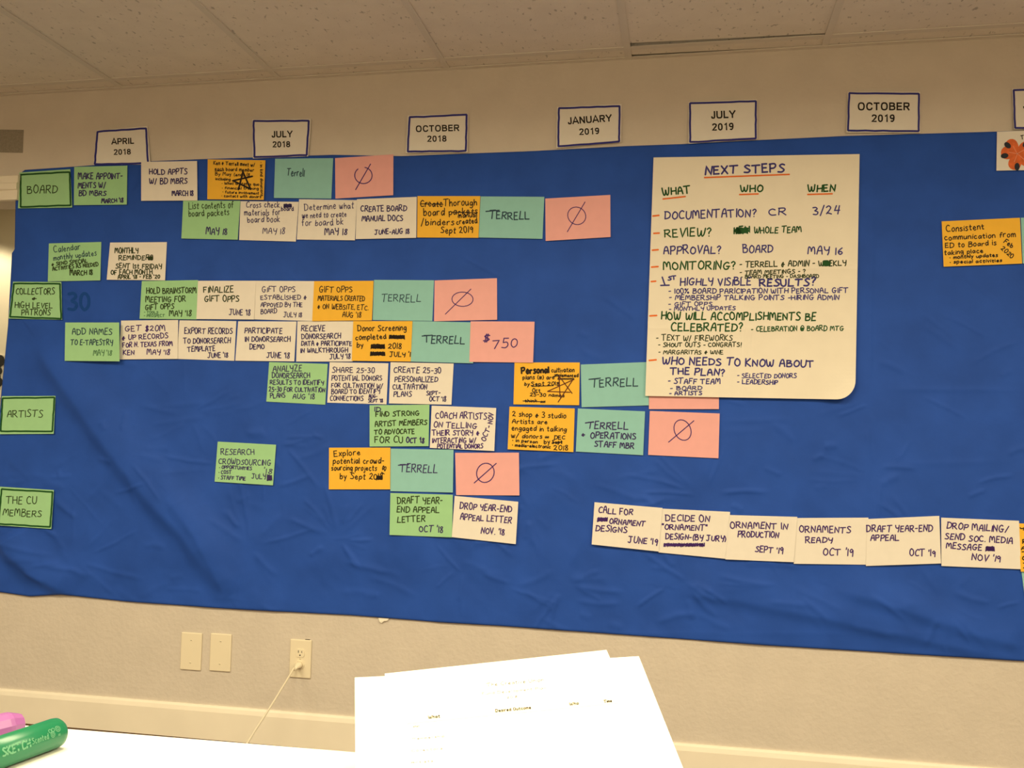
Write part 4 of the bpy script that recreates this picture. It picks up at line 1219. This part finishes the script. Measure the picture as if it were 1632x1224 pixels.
def marker(label, tip_px, tail_px, R, mbody, facets, profile_end, prints):
    z = TZ + R + .0003
    a, b = UZ(*tip_px, z), UZ(*tail_px, z)
    d = (b - a) / np.linalg.norm(b - a)
    o = empty('marker', a)
    o.rotation_euler = (0, 0, math.atan2(d[1], d[0]))
    tag(o, label, 'marker', 'markers on the table')
    prof = profile_end + [(.088, R), (.0885, R * .93)]
    lathe('barrel', prof, facets, mbody, o, smooth=facets > 12)
    lathe('cap', [(.0888, R * .96), (.0895, R * 1.02), (.128, R * 1.0), (.134, R * .86), (.136, R * .6)], max(facets, 24), mbody, o)
    if prints:
        ax = a + d * .0
        # camera facing angle around the barrel
        tocam = CP - (a + d * .03)
        loc_y = -tocam[0] * d[1] + tocam[1] * d[0]
        th0 = math.atan2(tocam[2], loc_y)
        for nm, st, wdt in prints:
            v2, fc2 = ribbon(st, wdt)
            # subdivide is unnecessary: strokes are short. x = along the barrel from the tail end, y = round it
            pts3 = [(.001 * p_[0], (R + .00025) * math.cos(th0 + .001 * p_[1] / R), (R + .00025) * math.sin(th0 + .001 * p_[1] / R)) for p_ in v2]
            obj(nm, pts3, fc2, M['gprint'], parent=o)
    return o


R1 = .0137
# barrel print in millimetres: x runs from the rounded tail (right in view) toward the cap, so lettering is mirrored along x
def pr(text, xs_, xe, y, h):
    st = write(text, 0, 0, abs(xe - xs_), 0, h, .3)
    return [[np.array([xs_ - p_[0], -p_[1] + y]) for p_ in s_] for s_ in st]


prints = [('lettering', pr('Scented', 44, 26.5, -2.8, 5.0), .7),
          ('leaf_emblem', [ring(23.5, 3, 1.5, 1.6, 0, 360, 12), ring(20.2, 3.2, 1.5, 1.6, 0, 360, 12), ring(21.6, -.8, 2.2, 2.2, 0, 360, 12), ring(21.6, -.8, 1, 1, 0, 360, 10)], .6),
          ('round_emblem', [ring(15, 2.8, 2.4, 2.6, 0, 360, 14), ring(15, 2.8, 1.1, 1.3, 0, 360, 10)], .6),
          ('small_mark', [[np.array([16, -2.2]), np.array([13.6, -2.2])], [np.array([16, -3.2]), np.array([13.6, -3.2])]], .6),
          ('lettering', pr('SKETCH', 74, 46, -4.2, 6.6), 1.5)]
end = [(0, R1 * .25), (.0006, R1 * .55), (.002, R1 * .80), (.005, R1 * .96), (.009, R1), (.03, R1)]
marker('green marker lying on the white table with pale lettering along its barrel', (97, 1165), (-40, 1213), R1, M['gmark'], 32, end, prints)
R2 = .0135
end = [(0, R2 * .55), (.0015, R2 * .72), (.012, R2 * .98), (.016, R2)]
marker('purple marker lying on the white table behind the green marker', (34, 1153), (-60, 1176), R2, M['pmark'], 12, end, None)

# ------------------------------------------------------------------ printed sheets, curling up off the table


TH = math.radians(33)
SHW, SHL = .216, .279
TL0, TR0 = (613, 1077.5), (966.5, 1039.5)
hd = ray(599, 612)
side = np.array([hd[0], hd[1], 0]) / math.hypot(hd[0], hd[1])      # away from the camera along the sheets
AX = np.array([side[1], -side[0], 0])                              # left to right, level
DN = -side * math.cos(TH) - np.array([0, 0, math.sin(TH)])         # down the slope
NRM = np.cross(AX, -DN)
ra, rb = ray(*TL0), ray(*TR0)
B1 = rb * ((ra @ NRM) / (rb @ NRM))
A0 = CP + ra * (SHW / np.linalg.norm(B1 - ra))                     # upper left corner of the top sheet


def on_slope(px):
    """pixel -> (across, down) on the sloping part of the pile"""
    r = ray(*px)
    P = CP + r * (((A0 - CP) @ NRM) / (r @ NRM)) - A0
    return np.array([P @ AX, P @ DN])


# the pile slopes down and levels out on the table
PS, PX, PZ = [-.06], [-.06 * math.cos(TH)], [A0[2] + .06 * math.sin(TH)]
while PS[-1] < .5:
    g = PZ[-1] - TZ - .0006
    th = TH * min(1, max(0, g / .016)) ** .6
    PS.append(PS[-1] + .002)
    PX.append(PX[-1] + .002 * math.cos(th))
    PZ.append(max(TZ + .0006, PZ[-1] - .002 * math.sin(th)))


def pile(q, off):
    """(across, down) -> point on the pile"""
    q = np.asarray(q)
    x, z = np.interp(q[:, 1], PS, PX), np.interp(q[:, 1], PS, PZ)
    return A0[None] * np.array([1, 1, 0]) + AX * q[:, :1] - side * x[:, None] + np.array([0, 0, 1]) * (z + off)[:, None]


def sheet(label, tl, tr, layer, prints=False, left=False):
    a, b = on_slope(tl), on_slope(tr)
    e = (b - a) / np.linalg.norm(b - a)
    d = np.array([-e[1], e[0]])
    nu, nv = 9, 40
    o_ = a if left else b - e * SHW
    q = np.array([o_ + e * SHW * i / (nu - 1) + d * SHL * j / (nv - 1) for j in range(nv) for i in range(nu)])
    V = pile(q, .0004 + layer * .0009)
    n = len(V)
    V2 = V - np.array([0, 0, .00025])
    id_ = np.arange(n).reshape(nv, nu)
    fs = []
    for j in range(nv - 1):
        for i in range(nu - 1):
            k = (id_[j, i], id_[j + 1, i], id_[j + 1, i + 1], id_[j, i + 1])
            fs += [k, tuple(x + n for x in k[::-1])]
    rim = list(id_[0]) + list(id_[1:, -1]) + list(id_[-1, ::-1][1:]) + list(id_[::-1, 0][1:-1])
    for i in range(len(rim)):
        k, l = rim[i], rim[(i + 1) % len(rim)]
        fs.append((k, l, l + n, k + n))
    c = V.mean(0)
    o = obj('printed_sheet', np.concatenate([V, V2]), fs, M['sheet'], loc=c)
    tag(o, label, 'paper', 'printed sheets on the table')
    if prints:
        def pt(nm, st, wdt, ink, off=.0003):
            v2, fc2 = ribbon(st, wdt)
            P = pile(np.array([on_slope(p_) for p_ in v2]), .0004 + layer * .0009 + off)
            obj(nm, P - c, fc2, M[ink], parent=o)
        pt('heading_band', [[np.array((648 + 337 * k / 20, 1154. - 33 * k / 20)) for k in range(21)]], 9, 'band', .0002)
        for w_, x0, y0, x1, y1, h_ in [('What', 683, 1150, 701, 1148, 4.8), ('Desired Outcome', 790, 1139.5, 846, 1134, 4.4), ('Who', 908, 1128.5, 922, 1127, 4.2), ('Time', 963, 1124.5, 975, 1123, 4)]:
            pt('heading', write(w_, x0, y0, x1, y1, h_, 0), 1.1, 'ochre')
        pt('title', write('The Creative Union', 776, 1098.5, 866, 1090, 5.2, 0), .6, 'faint')
        pt('subtitle', write('Fund Development Plan', 768, 1112, 870, 1102.5, 4, 0), .45, 'faint')
        pt('subtitle', write('2018', 808, 1117.5, 824, 1116, 3, 0), .45, 'faint')
        for w_, x0, y0, x1, y1 in [('What', 658, 1164, 668, 1163), ('Membership', 657, 1184, 708, 1179), ('Collectors', 656, 1203, 705, 1199), ('Artists', 655, 1222, 690, 1219)]:
            pt('text_line', write(w_, x0, y0, x1, y1, 3.2, 0), .45, 'faint')
    return o


sheet('white printed sheet on the table, lowest of the pile, its left corner showing', (565.5, 1080.5), (921, 1064), 0, left=True)
sheet('white printed sheet on the table, its right corner showing past the top one', (695, 1068.5), (1018, 1048), 1)
sheet('white printed sheet on top of the pile, with a faint heading row', TL0, TR0, 2, True)
bpy.context.view_layer.update()
